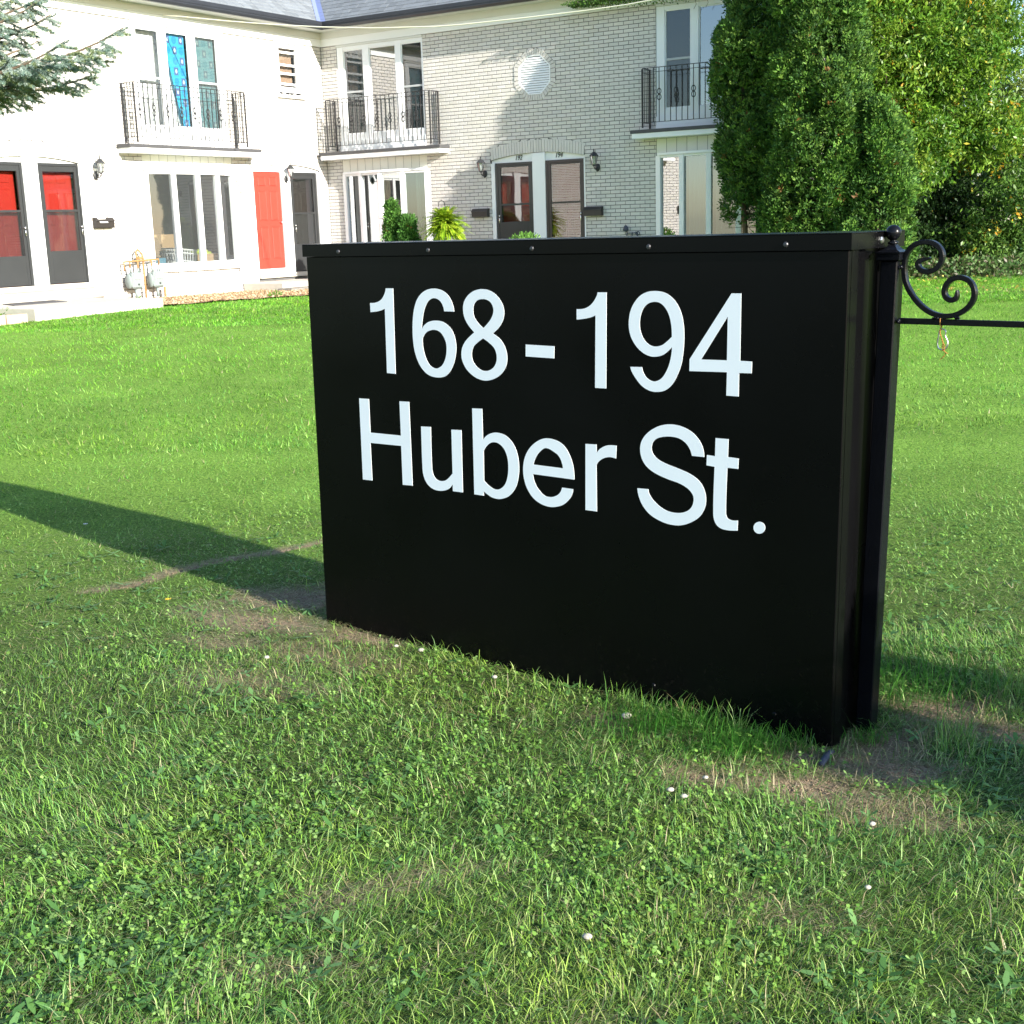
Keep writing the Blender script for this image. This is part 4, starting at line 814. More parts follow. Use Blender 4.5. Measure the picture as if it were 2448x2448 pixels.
# gas meters and pipework
def meter(F, t, z, label):
    r = thing('gas_meter', label, 'gas meter', F(t, .02, z-.2), 'gas meters on the left wing')
    mb = MB(); mb.cbox(t-.13, t+.13, .10, .26, z-.15, z+.15, F, .035); mb.obj('meter_body', M['meter'], r)
    mb = MB(); mb.lathe([(0, 0), (.13, 0), (.14, .02), (.13, .05), (.02, .065), (0, .066)], 20, (0, 0, 0), lambda x, y, q: F(t+.14+q*.6, .17+x*.6, z-.01+y)); mb.obj('diaphragm_case', M['meter'], r, True)
    mb = MB(); mb.cbox(t-.065, t+.065, .2605, .285, z+.03, z+.125, F, .006); mb.obj('index_box', M['white'], r)
    mb = MB(); mb.lathe([(0, 0), (.018, 0), (.018, .01), (0, .012)], 10, (0, 0, 0), lambda x, y, q: F(t+x, .2605+q, z-.07+y)); mb.obj('dial', M['lampm'], r)
    mb = MB(); mb.tube([F(t-.09, .18, z+.15), F(t-.09, .18, z+.22)], .02, 8); mb.obj('connector', M['meter'], r, True)
    mb = MB(); mb.tube([F(t+.09, .18, z+.15), F(t+.09, .18, z+.25)], .02, 8); mb.obj('connector', M['meter'], r, True)
    mb = MB(); mb.tube([F(t-.0, .18, z-.15), F(t, .18, z-.32)], .028, 8); mb.obj('service_pipe', M['meter'], r, True)
meter(LF, 5.88, .80, 'grey gas meter nearer the concrete stoop'); meter(LF, 5.36, .80, 'grey gas meter nearer the bow window')
mb = MB()
for pts, r in (([LF(5.98, .18, 1.04), LF(5.98, .18, 1.15), LF(5.26, .16, 1.17), LF(5.26, .16, 1.05)], .018), ([LF(5.79, .18, 1.02), LF(5.79, .18, 1.16)], .018), ([LF(5.45, .18, 1.04), LF(5.45, .16, 1.16)], .018),
               ([LF(5.78, .16, 1.16), LF(5.78, .14, 1.30), LF(5.70, .1, 1.36), LF(5.62, .12, 1.28), LF(5.62, .15, 1.17)], .016), ([LF(6.08, .14, .98), LF(6.08, .14, 1.15), LF(5.98, .16, 1.16)], .014), ([LF(5.62, .14, .36), LF(5.62, .14, 1.15)], .018), ([LF(5.2, .2, .40), LF(5.2, .2, .65)], .024)):
    P = []
    for i, q in enumerate(pts): P.append(q)
    mb.tube(P, r, 8)
mb.lathe([(0, 0), (.06, 0), (.07, .02), (.05, .05), (0, .055)], 14, (0, 0, 0), lambda x, y, q: LF(5.70+x, .14+y, 1.18+q))
tag(mb.obj('gas_pipework', M['rustpipe'], None, True), 'ochre gas pipes and regulator joining the two grey meters', 'pipework')
# garden hose on the right wing's wall
hz = thing('hose_bracket', 'dark garden tap bracket on the brick wall left of the lower right window', 'hose holder', RF(7.45, 0, 1.3))
mb = MB(); mb.lathe([(0, 0), (.05, 0), (.065, .03), (.045, .075), (.02, .10), (0, .105)], 12, (0, 0, 0), lambda x, y, q: RF(7.35+x*.9, .05+y*.6, 1.41+q*1.1)); mb.obj('reel', M['hose'], hz, True)
mb = MB()
mb.tube([RF(7.36, .05, 1.41), RF(7.40, .06, 1.375), RF(7.60, .06, 1.375)], .011, 6)
for t in (7.38, 7.49, 7.60): mb.tube([RF(t, .05, 1.385), RF(t+.012, .08, 1.34), RF(t, .06, 1.27)], .012, 6)
mb.tube([RF(7.62+.04*cos(a), .07, 1.365+.035*sin(a)) for a in np.linspace(0, 2*pi, 10)], .008, 6); mb.obj('bracket', M['hose'], hz, True)

# things standing inside the bow window of the left wing
def boxy(F, name, label, cat, t0, t1, o0, o1, z0, z1, material, open_top=True, taper=0.):
    mb = MB(); e = .012
    def rg(s, z, k=0): return [F(t0+k-s, o0+k-s, z), F(t1-k+s, o0+k-s, z), F(t1-k+s, o1-k+s, z), F(t0+k-s, o1-k+s, z)]
    mb.loft([rg(-taper, z0), rg(0, z1), rg(0, z1, e), rg(-taper, z0+e, e)]); return tag(mb.obj(name, material), label, cat)
boxy(LF, 'cardboard_box', 'brown cardboard box seen through the bow window', 'box', 4.0, 4.75, -.95, -.55, 1.30, 1.62, M['card'])
boxy(LF, 'cardboard_box', 'open carton of yellow-green produce low in the bow window', 'box', 3.45, 4.0, -.42, -.10, 1.06, 1.22, M['card'])
boxy(LF, 'plastic_tub', 'bright blue plastic tub at the bottom of the bow window', 'tub', 3.40, 4.1, -.45, -.08, .93, 1.05, M['bluetub'])
boxy(LF, 'plastic_tub', 'teal storage tub behind the gas meters in the bow window', 'tub', 4.85, 5.15, -.42, -.08, .95, 1.18, M['tealtub'])
mb = MB(); rr = random.Random(4)
for k in range(26):
    c0 = (3.5+rr.random()*.45, -.38+rr.random()*.24, 1.20+rr.random()*.07); s_ = .05
    mb.lathe([(.001, -s_), (s_*.8, -s_*.5), (s_, 0), (s_*.7, s_*.6), (.001, s_)], 7, c0, LF)
o = mb.obj('produce', M['greenstuff'], None, True); tag(o, 'heap of yellow-green fruit filling the open carton', 'fruit', kind='stuff')
lb = thing('laundry_basket', 'white slotted laundry basket tilted in the bow window', 'basket', LF(4.3, -.3, .95)); mb = MB()
def bk(u, z): c_ = [(4.05, -.45), (4.55, -.45), (4.55, -.1), (4.05, -.1)]; i = int(u) % 4; f = u-int(u); a, b = c_[i], c_[(i+1) % 4]; s = 1+.35*(z-.95); return LF(4.3+((a[0]+(b[0]-a[0])*f)-4.3)*s, -.28+((a[1]+(b[1]-a[1])*f)+.28)*s, z+.12*((a[0]+(b[0]-a[0])*f)-4.3))
for z in (.96, 1.10, 1.25, 1.32): mb.tube([bk(u, z) for u in np.linspace(0, 3.999, 17)], .013, 5, closed=True)
for u in np.linspace(0, 3.95, 32): mb.tube([bk(u, .96), bk(u, 1.32)], .010, 4)
mb.obj('basket_wall', M['basket'], lb)
mb = MB(); rr = random.Random(9); R_ = []
for i in range(9):
    z = .95+.62*i/8; r0_ = .24*math.sqrt(max(0, 1-((i-3)/6.2)**2))+.02
    R_.append([LF(4.93+r0_*cos(a)*(1+.15*rr.random()), -.42+r0_*.8*sin(a)*(1+.15*rr.random()), z) for a in np.linspace(0, 2*pi, 13)[:-1]])
mb.loft(R_); tag(mb.obj('rubbish_bag', M['bagblack'], None, False), 'full black plastic bag at the left side of the bow window', 'bag')

# overhead cable running across the front of the building
cb = MB(); cb.tube([(-6.3,25.5,5.62),(-5.85,25.2,5.54),(-4.91,24.7,5.36),(-4.0,24.2,5.2),(-3.09,23.7,5.06),(-2.04,23.0,4.91),(-1.02,22.4,4.82),(-0.6,22.1,4.79),(0.41,21.4,4.76),(1.36,20.8,4.75),(1.95,20.3,4.74),(2.3,20.0,4.75),(3.32,19.2,4.81),(4.53,18.2,4.91),(6.5,16.6,5.1),(10,13.8,5.6),(16,9,6.6)], .0095, 6)
tag(cb.obj('overhead_cable', M['cable'], None, True), 'thin pale cable sagging across below the eaves', 'cable')

# ================================================================ ground
def vnoise(x, y, s, seed):
    """smooth value noise 0..1"""
    x = np.asarray(x)*s+seed*17.3; y = np.asarray(y)*s+seed*7.1
    xi, yi = np.floor(x), np.floor(y); fx, fy = x-xi, y-yi
    fx = fx*fx*(3-2*fx); fy = fy*fy*(3-2*fy)
    h = lambda a, b: np.modf(np.abs(np.sin(a*127.1+b*311.7+seed*74.7)*43758.5453))[0]
    return (h(xi, yi)*(1-fx)+h(xi+1, yi)*fx)*(1-fy)+(h(xi, yi+1)*(1-fx)+h(xi+1, yi+1)*fx)*fy
def fbm(x, y, s, seed): return .55*vnoise(x, y, s, seed)+.3*vnoise(x, y, s*2.3, seed+1)+.15*vnoise(x, y, s*5.1, seed+2)
def gh(x, y):
    x = np.asarray(x, float); y = np.asarray(y, float)
    b = np.clip((y-5)/17, 0, 1); b = .42*(b*.6+.4*b*b*(3-2*b))
    return b+.018*(vnoise(x, y, .8, 3)-.5)+.008*(vnoise(x, y, 5, 5)-.5)
# worn and bare places: centre x, y, radii, turn, strength
BARE = [(-1.05,5.12,.36,.12,-.5,.72), (-.72,4.66,.34,.11,-.55,.58), (-.95,4.42,.30,.12,-.4,.42), (-1.15,4.85,.2,.08,-.4,.5), (-.60,4.86,.20,.10,-.6,.8), (-.95,5.42,.27,.15,-.3,.95),
        (.56,3.44,.17,.06,-.6,.95), (.84,3.36,.27,.085,-.45,1.05), (1.02,3.47,.18,.11,-.2,1.1), (.86,3.56,.13,.06,-.7,1.0), (1.0,3.18,.19,.07,-.2,.65), (.35,3.88,.16,.05,-.7,.75),
        (1.40,3.90,.15,.11,-.4,1.3), (1.52,3.72,.20,.09,-.5,1.0), (1.12,3.66,.14,.10,.2,.95), (-.35,2.9,.22,.06,.3,.45), (-.1,2.2,.3,.05,.4,.35), (-.55,2.55,.16,.05,.1,.35), (.6,2.7,.2,.06,-.3,.35)]
def bare(x, y):
    x = np.asarray(x); y = np.asarray(y); r = np.zeros_like(x, dtype=float)
    wob = 1.0*(fbm(x, y, 8, 21)-.5)+.6*(vnoise(x, y, 34, 23)-.5)
    for cx, cy, a, b, th, s in BARE:
        u = (x-cx)*cos(th)+(y-cy)*sin(th); v = -(x-cx)*sin(th)+(y-cy)*cos(th)
        d = np.sqrt((u/a)**2+(v/b)**2)+wob*1.2
        r = np.maximum(r, s*np.clip(1.45-d, 0, 1))
    # narrow trench scar through the lawn
    ax, ay, bx, by = -1.98, 5.62, -.98, 6.46
    L_ = math.hypot(bx-ax, by-ay); u = ((x-ax)*(bx-ax)+(y-ay)*(by-ay))/L_; v = (-(x-ax)*(by-ay)+(y-ay)*(bx-ax))/L_ + .03*np.sin(u*7)
    r = np.maximum(r, .85*np.clip(1.3-np.abs(v)/.035-wob*1.5, 0, 1)*(u > 0)*(u < L_))
    # worn strip far away on the right
    v = (y-20.3)+.9*(x-6.5)*.62; r = np.maximum(r, .6*np.clip(1-np.abs(v)/.22+wob, 0, 1)*(x > 5.4))
    return np.clip(r, 0, 1)
def hinside(x, y):      # distance coordinates in the house frames
    qx, qy = np.asarray(x)-HC[0], np.asarray(y)-HC[1]
    return qx*DR[0]+qy*DR[1], qx*DL[0]+qy*DL[1]      # (t along right wing = distance in front of left wing), (distance in front of right wing = t along left wing)
def bed_edge(t):        # distance in front of the left wing at which the grass begins
    return np.interp(t, [-1, 0, 3, 4.3, 5.5, 7.1, 7.2, 9.7, 9.75, 14], [3.6, 3.6, 3.5, 2.9, 2.35, 2.2, 2.25, 2.25, 2.0, 2.0])
def nograss(x, y):
    a, b = hinside(x, y)
    return ((a < bed_edge(b)) & (b < 14)) | ((b < 1.6) & (a < 12))
def axis(near0, near1, step, far0, far1, n):
    c = np.arange(near0, near1+1e-6, step); g = np.linspace(0, 1, n)[1:]**2
    return np.concatenate([near0-(near0-far0)*g[::-1], c, near1+(far1-near1)*g])
gx = axis(-3.2, 3.4, .06, -70, 70, 60); gy = axis(1.4, 7.4, .06, -30, 140, 60)
X, Y = np.meshgrid(gx, gy); Z = gh(X, Y); Bv = bare(X, Y)
Z = Z-.012*Bv
nx, ny = len(gx), len(gy); idx = np.arange(nx*ny).reshape(ny, nx)
Fq = np.stack([idx[:-1, :-1], idx[:-1, 1:], idx[1:, 1:], idx[1:, :-1]], -1).reshape(-1, 4)
m = bpy.data.materials.new('lawn_ground'); m.use_nodes = True; T = m.node_tree; N = T.nodes; L = T.links; P_ = N['Principled BSDF']; P_.inputs['Roughness'].default_value = .95; P_.inputs['Specular IOR Level'].default_value = .1
va = N.new('ShaderNodeVertexColor'); va.layer_name = 'Col'; geo = N.new('ShaderNodeNewGeometry')
n1 = N.new('ShaderNodeTexNoise'); n1.inputs['Scale'].default_value = 70; n1.inputs['Detail'].default_value = 10; n1.inputs['Roughness'].default_value = .7; L.new(geo.outputs['Position'], n1.inputs['Vector'])
n2 = N.new('ShaderNodeTexNoise'); n2.inputs['Scale'].default_value = 1.3; n2.inputs['Detail'].default_value = 5; L.new(geo.outputs['Position'], n2.inputs['Vector'])
cr = N.new('ShaderNodeValToRGB'); L.new(n1.outputs[0], cr.inputs[0]); e = cr.color_ramp.elements
e[0].position = .35; e[0].color = (.018,.030,.009,1); e[1].position = .68; e[1].color = (.11,.15,.045,1); q = e.new(.5); q.color = (.05,.085,.02,1)
dr = N.new('ShaderNodeValToRGB'); L.new(n1.outputs[0], dr.inputs[0]); e = dr.color_ramp.elements
e[0].position = .3; e[0].color = (.15,.105,.070,1); e[1].position = .72; e[1].color = (.42,.33,.24,1); q = e.new(.5); q.color = (.28,.21,.15,1)
fr_ = N.new('ShaderNodeMix'); fr_.data_type = 'RGBA'; fr_.blend_type = 'MULTIPLY'; fr_.inputs['B'].default_value = (2.7, 3.1, 1.9, 1); mx = N.new('ShaderNodeMix'); mx.data_type = 'RGBA'; sx = N.new('ShaderNodeSeparateColor'); L.new(va.outputs['Color'], sx.inputs[0])
L.new(sx.outputs[0], mx.inputs['Factor']); L.new(sx.outputs[1], fr_.inputs['Factor']); L.new(cr.outputs[0], fr_.inputs['A']); L.new(fr_.outputs['Result'], mx.inputs['A']); L.new(dr.outputs[0], mx.inputs['B']); 
mr = N.new('ShaderNodeMapRange'); mr.inputs['From Min'].default_value = .3; mr.inputs['From Max'].default_value = .7; mr.inputs['To Min'].default_value = .85; mr.inputs['To Max'].default_value = 1.15; L.new(n2.outputs[0], mr.inputs['Value'])
vm = N.new('ShaderNodeVectorMath'); vm.operation = 'SCALE'; L.new(mx.outputs['Result'], vm.inputs[0]); L.new(mr.outputs[0], vm.inputs['Scale']); L.new(vm.outputs[0], P_.inputs['Base Color'])
bp = N.new('ShaderNodeBump'); bp.inputs['Strength'].default_value = .9; bp.inputs['Distance'].default_value = .015; L.new(n1.outputs[0], bp.inputs['Height']); L.new(bp.outputs[0], P_.inputs['Normal'])
cols = np.zeros((nx*ny, 3)); cols[:, 0] = np.clip(Bv.ravel()*1.5, 0, 1); cols[:, 1] = np.clip((Y.ravel()-4.5)/4, 0, 1)
lawn = np_obj('lawn', np.stack([X.ravel(), Y.ravel(), Z.ravel()], 1), Fq, m, cols); lawn['kind'] = 'structure'

# gravel bed along the left wing, laid on the ground
bt = np.linspace(-.3, 7.12, 60); rows = []
for o_f in np.linspace(0, 1, 14): rows.append([(LF(t, -.05+(bed_edge(t)+.05+.05*math.sin(t*5))*o_f, 0)) for t in bt])
V = np.array(rows).reshape(-1, 3); V[:, 2] = gh(V[:, 0], V[:, 1])+.012+.03*fbm(V[:, 0], V[:, 1], 3, 8)
ii = np.arange(14*60).reshape(14, 60); Fb = np.stack([ii[:-1, :-1], ii[:-1, 1:], ii[1:, 1:], ii[1:, :-1]], -1).reshape(-1, 4)
o = np_obj('gravel_bed', V, Fb, M['gravel']); o['kind'] = 'structure'
def scatter_chips(name, n, fn, s0, s1, mt, cols, flat=.5):
    """many small faceted chips: fn(n) -> x, y, z"""
    x, y, z = fn(n); s = RNG.uniform(s0, s1, n); a = RNG.uniform(0, 2*pi, n)
    base = np.array([[1,0,0],[0,1,0],[-1,0,0],[0,-1,0],[0,0,1],[0,0,-1]], float)
    jit = RNG.uniform(.6, 1.3, (n, 6, 1)); P = base[None]*jit*s[:, None, None]; P[..., 2] *= flat
    ca, sa = np.cos(a)[:, None], np.sin(a)[:, None]; Q = P.copy(); Q[..., 0] = P[..., 0]*ca-P[..., 1]*sa; Q[..., 1] = P[..., 0]*sa+P[..., 1]*ca
    Q += np.stack([x, y, z], 1)[:, None, :]
    f = np.array([[0,1,4],[1,2,4],[2,3,4],[3,0,4],[1,0,5],[2,1,5],[3,2,5],[0,3,5]]); Fc = (f[None]+(np.arange(n)*6)[:, None, None]).reshape(-1, 3)
    c = np.array(cols)[RNG.integers(0, len(cols), n)]*RNG.uniform(.8, 1.2, (n, 1)); o = np_obj(name, Q.reshape(-1, 3), Fc, mt, np.repeat(c, 6, 0)); return o
def bedpts(n):
    t = RNG.uniform(0, 7.1, n); o_ = RNG.uniform(.1, 1, n)*bed_edge(t); p = np.array([LF(a, b, 0) for a, b in zip(t, o_)]); return p[:, 0], p[:, 1], gh(p[:, 0], p[:, 1])+.03+.02*RNG.random(n)
o = scatter_chips('gravel', 5000, bedpts, .012, .035, M['soil'], [(.42,.30,.18), (.34,.23,.13), (.5,.38,.26), (.25,.17,.1)]); tag(o, 'tan wood chips and gravel under the bow window', 'gravel', kind='stuff')
def soilpts(n):
    xs, ys = [], []
    while len(xs) < n:
        x = RNG.uniform(-2.2, 2.0, 4000); y = RNG.uniform(2.0, 6.6, 4000); k = RNG.random(4000) < bare(x, y)**1.5*.8+.004; xs += list(x[k]); ys += list(y[k])
    x, y = np.array(xs[:n]), np.array(ys[:n]); return x, y, gh(x, y)-.008
o = scatter_chips('soil_crumbs', 9000, soilpts, .0010, .0048, M['soil'], [(.27,.20,.14), (.23,.165,.115), (.32,.245,.175), (.29,.22,.155), (.18,.13,.09)], .6); tag(o, 'crumbs of dry soil in the bare patches round the sign', 'soil', kind='stuff')

# stoops and blocks
def slab(F, name, label, cat, t0, t1, o0, o1, z0, z1, mt, group=None, bev=.015):
    mb = MB(); mb.cbox(t0, t1, o0, o1, z0, z1, F, bev); return tag(mb.obj(name, mt), label, cat, group)
slab(LF, 'concrete_stoop', 'wide pale concrete stoop in front of the two doors with red inner doors', 'stoop', 7.13, 9.72, .07, 2.22, .1, .572, M['concrete'])
slab(LF, 'upper_step', 'narrow upper concrete step under the pair of black storm doors', 'step', 6.60, 9.25, .01, .52, .573, .725, M['concrete'])
slab(LF, 'concrete_stoop', 'low grey-edged stoop in front of the bare red door', 'stoop', .1, 2.9, .02, 1.1, .2, .60, M['concrete'])
slab(LF, 'stone_step', 'weathered grey stone step at the foot of the stoop by the bare red door', 'step', 1.4, 3.1, 1.12, 1.5, .2, .50, M['greystone'])
slab(RF, 'concrete_stoop', 'concrete stoop in front of the doors numbered 192 and 194', 'stoop', 4.1, 6.6, .02, 1.3, .2, .70, M['concrete'])
mb = MB(); P = [(8.86,.14),(9.30,1.18),(8.30,1.22),(7.86,.12)]
mb.loft([[LF(a, b, .5725) for a, b in P], [LF(a, b, .584) for a, b in P]]); tag(mb.obj('door_mat', M['rubber']), 'dark grey doormat lying on the concrete stoop', 'doormat')
for k, (t, lab) in enumerate(((9.86, 'pinkish edging block touching the left end of the stoop'), (10.25, 'pinkish edging block second from the stoop'), (10.66, 'pinkish edging block farthest from the stoop'))):
    slab(LF, 'edging_block', lab, 'block', t, t+.37, 2.02, 2.22, .15, .50+.006*k, M['pinkblock'], 'edging blocks beside the stoop', .012)

# ---------------------------------------------------------------- grass blades
def ribbon(P0, dirx, diry, wx, wy, Lh, Lv, w_, bend, seg):
    """blades as tapering ribbons: base, heading, width vector, horizontal and vertical reach"""
    n = len(P0); S_ = np.linspace(0, 1, seg+1); V = []
    for s in S_[:-1]:
        hx = Lh*(s**1.6*(1-bend)+s*bend); hv = Lv*(1-(1-s)**(1+bend))
        c = np.stack([P0[:, 0]+dirx*hx, P0[:, 1]+diry*hx, P0[:, 2]+hv], 1); ww = (w_/2*(1-.55*s))[:, None]*np.stack([wx, wy, np.zeros(n)], 1)
        V += [c-ww, c+ww]
    V.append(np.stack([P0[:, 0]+dirx*Lh, P0[:, 1]+diry*Lh, P0[:, 2]+Lv], 1))
    V = np.stack(V, 1); k = V.shape[1]; f = []
    for i in range(seg-1): f += [[2*i, 2*i+1, 2*i+3], [2*i, 2*i+3, 2*i+2]]
    f.append([2*seg-2, 2*seg-1, 2*seg]); f = np.array(f)
    return V.reshape(-1, 3), (f[None]+(np.arange(n)*k)[:, None, None]).reshape(-1, 3), k
GREENS = np.array([(.122,.262,.040), (.170,.335,.048), (.225,.395,.085), (.122,.285,.080), (.300,.440,.155), (.074,.176,.037)])
def grass(n, ymin, ymax, fall, l0, l1, w0, w1, seg, straw=.05, flat=.5, spread=1.2, wscale=.43):
    x = []; y = []
    tot = 0
    while tot < n:
        m_ = n*2; yy = ymin*(ymax/ymin)**RNG.random(m_) if fall else RNG.uniform(ymin, ymax, m_); hw = wscale*yy+spread
        xx = RNG.uniform(-1, 1, m_)*hw
        keep = RNG.random(m_) < (hw/(wscale*ymax+spread))
        b = bare(xx, yy); keep &= RNG.random(m_) > np.clip(b, 0, 1)**1.6; keep &= ~nograss(xx, yy)
        # nothing grows inside the sign's footprint
        qx, qy = xx-SA[0], yy-SA[1]; tt = qx*cos(SYAW)+qy*sin(SYAW); dd = -qx*sin(SYAW)+qy*cos(SYAW)
        keep &= ~((tt > -.01) & (tt < 2.28) & (dd > -.006) & (dd < .32))
        x.append(xx[keep]); y.append(yy[keep]); tot += keep.sum()
    x = np.concatenate(x)[:n]; y = np.concatenate(y)[:n]; z = gh(x, y)-.004
    clump = fbm(x, y, 2.2, 31); fine = vnoise(x, y, 14, 37)
    tall = np.zeros(n)       # unmown fringe against the sign
    qx, qy = x-SA[0], y-SA[1]; tt = qx*cos(SYAW)+qy*sin(SYAW); dd = -qx*sin(SYAW)+qy*cos(SYAW)
    tall = .8*np.clip(1-np.abs(dd+.05)/.09, 0, 1)*((tt > 1.45) & (tt < 2.0))+.9*np.clip(1-np.abs(tt-2.52)/.14, 0, 1)*(dd > .15)*(dd < .9)+.15*np.clip(1-np.abs(dd+.02)/.05, 0, 1)*((tt > 0) & (tt < 1.5))
    tall = np.clip(tall, 0, 1)*(.4+fine)
    lie = np.clip(flat+.9*(fine-.5)+.5*(clump-.5), 0, 1.25)*(1-.55*tall)
    Ln = RNG.uniform(l0, l1, n)*(.75+.5*clump)*(1+.9*tall)
    ang = (.45+1.06*RNG.random(n)**.45)*(.78+.24*np.minimum(lie, 1)); ang = np.where(RNG.random(n) < .10, ang*.5, ang)*(1-.45*tall); ang = np.minimum(ang, 1.52)
    th = RNG.uniform(0, 2*pi, n); flow = 2*pi*fbm(x, y, 1.1, 41)*1.5; k = RNG.random(n) < .45; th = np.where(k, flow+RNG.normal(0, .5, n), th)
    Lh, Lv = Ln*np.sin(ang), Ln*np.cos(ang); W_ = RNG.uniform(w0, w1, n)
    wa = th+pi/2+RNG.normal(0, .5, n)
    V, F_, kk = ribbon(np.stack([x, y, z], 1), np.cos(th), np.sin(th), np.cos(wa), np.sin(wa), Lh, Lv, W_, .75, seg)
    ci = RNG.integers(0, len(GREENS), n); c = GREENS[ci]*RNG.uniform(.62, 1.38, (n, 1))
    c = c*(1+np.clip((y[:, None]-5)/9, 0, 1)*np.array([-.08, .20, -.42]))
    tint = (fbm(x, y, .55, 51)-.5)[:, None]; c = c*(1+.7*tint)*np.array([1+0., 1, 1])
    c = c*(1+np.array([.5, .12, -.1])*np.clip((fbm(x, y, 1.6, 61)-.5), 0, 1)[:, None]*2)
    st = RNG.random(n) < straw*(.4+5.*bare(x, y)+1.2*np.clip(clump-.5, 0, 1)*2)
    sc = np.array([(.36,.30,.16), (.44,.38,.24), (.27,.24,.11), (.22,.25,.10)])[RNG.integers(0, 4, n)]; c = np.where(st[:, None], sc*RNG.uniform(.7, 1.2, (n, 1)), c)
    return V, F_, np.repeat(c, kk, 0)
def stuff_grass(label, *parts):
    off = 0; V, F_, C = [], [], []
    for v, f, c in parts: V.append(v); F_.append(f+off); C.append(c); off += len(v)
    o = np_obj('grass', np.concatenate(V), np.concatenate(F_), M['grassm'], np.concatenate(C)); tag(o, label, 'grass', kind='stuff'); return o
stuff_grass('short mown green grass covering the whole lawn',
    grass(240000, 1.55, 4.8, True, .018, .070, .0012, .0034, 2, .17, 1.15, .9),
    grass(70000, 1.55, 6.0, True, .010, .026, .0016, .0032, 1, .30, .85, .9),
    grass(140000, 4.5, 9.5, True, .020, .050, .0026, .0052, 1, .10, .95),
    grass(110000, 9, 19, True, .03, .06, .005, .010, 1, .05, .4),
    grass(90000, 18, 34, True, .035, .065, .010, .019, 1, .05, .35))
# dead clippings lying on top, thickest round the bare places
def clippings(n):
    xs, ys = [], []
    while len(xs) < n:
        x = RNG.uniform(-2.6, 2.2, 20000); y = RNG.uniform(1.7, 6.8, 20000); b = bare(x, y); k = RNG.random(20000) < (.08+.85*np.clip(b*2.5, 0, 1)*(1-b*.35)+.25*np.clip(fbm(x, y, 2.2, 31)-.5, 0, 1)); xs += list(x[k]); ys += list(y[k])
    x, y = np.array(xs[:n]), np.array(ys[:n]); z = gh(x, y)+RNG.uniform(.002, .02, n)*(1-.7*bare(x, y)); th = RNG.uniform(0, 2*pi, n); Ln = RNG.uniform(.012, .055, n)
    V, F_, kk = ribbon(np.stack([x, y, z], 1), np.cos(th), np.sin(th), -np.sin(th), np.cos(th), Ln, RNG.normal(0, .004, n), RNG.uniform(.001, .0024, n), .5, 1)
    c = np.array([(.40,.34,.20), (.30,.29,.15), (.48,.42,.28), (.22,.26,.10), (.16,.24,.08)])[RNG.integers(0, 5, n)]*RNG.uniform(.7, 1.15, (n, 1)); return V, F_, np.repeat(c, kk, 0)
v, f, c = clippings(56000); o = np_obj('grass_clippings', v, f, M['grassm'], c); tag(o, 'dry straw-coloured clippings lying over the grass near the sign', 'clippings', kind='stuff')
# clover and small broad-leaved weeds among the blades
def leaflets(x, y, z, r, tilt, n_per, cols, squash=.8, notch=False):
    n = len(x); V, F_, C = [], [], []; th0 = RNG.uniform(0, 2*pi, n)
    for j in range(n_per):
        th = th0+2*pi*j/n_per+RNG.normal(0, .15, n); ti = RNG.normal(0, tilt, n); dx, dy = np.cos(th), np.sin(th); px, py = -dy, dx
        pts = [(0, 0), (.55, -.5*squash), (1., -.3*squash), (1.05, .3*squash), (.55, .5*squash)]
        Q = []
        for a, b in pts:
            lift = a*np.sin(ti)*r+b*r*RNG.normal(0, .12, n)
            Q.append(np.stack([x+(dx*a+px*b)*r, y+(dy*a+py*b)*r, z+lift], 1))
        Q = np.stack(Q, 1); V.append(Q.reshape(-1, 3)); F_.append(np.arange(n*5).reshape(n, 5)+j*n*5); C.append(np.repeat(cols, 5, 0))
    return np.concatenate(V), np.concatenate(F_), np.concatenate(C)
def place(n, ymin, ymax, fn):
    xs, ys = [], []
    while len(xs) < n:
        yy = ymin*(ymax/ymin)**RNG.random(20000); xx = RNG.uniform(-1, 1, 20000)*(.43*yy+.8); k = RNG.random(20000) < fn(xx, yy)*(1-bare(xx, yy)); k &= ~nograss(xx, yy)
        qx, qy = xx-SA[0], yy-SA[1]; tt = qx*cos(SYAW)+qy*sin(SYAW); dd = -qx*sin(SYAW)+qy*cos(SYAW); k &= ~((tt > -.02) & (tt < 2.3) & (dd > -.02) & (dd < .33)); xs += list(xx[k]); ys += list(yy[k])
    return np.array(xs[:n]), np.array(ys[:n])
x, y = place(15000, 1.6, 7.5, lambda a, b: np.clip((fbm(a, b, 1.7, 71)-.38)*4, .08, 1))
c = np.array([(.15,.31,.05), (.20,.37,.07), (.11,.24,.04), (.26,.42,.12)])[RNG.integers(0, 4, len(x))]*RNG.uniform(.8, 1.2, (len(x), 1))
v, f, cc = leaflets(x, y, gh(x, y)+RNG.uniform(.010, .034, len(x)), RNG.uniform(.005, .0105, len(x)), .6, 3, c, 1.15)
o = np_obj('clover', v, f, M['grassm'], cc); tag(o, 'three-leaved clover spread through the grass', 'clover', kind='stuff')
x, y = place(1000, 1.7, 6.5, lambda a, b: np.clip((fbm(a, b, 1.1, 81)-.42)*3, .05, 1)+1.0*np.exp(-((a-1.45)**2+(b-3.35)**2)/.12))
c = np.array([(.10,.23,.06), (.14,.28,.09), (.08,.19,.05)])[RNG.integers(0, 3, len(x))]*RNG.uniform(.8, 1.2, (len(x), 1))
v, f, cc = leaflets(x, y, gh(x, y)+RNG.uniform(.010, .022, len(x)), RNG.uniform(.018, .042, len(x)), .4, 5, c, .42)
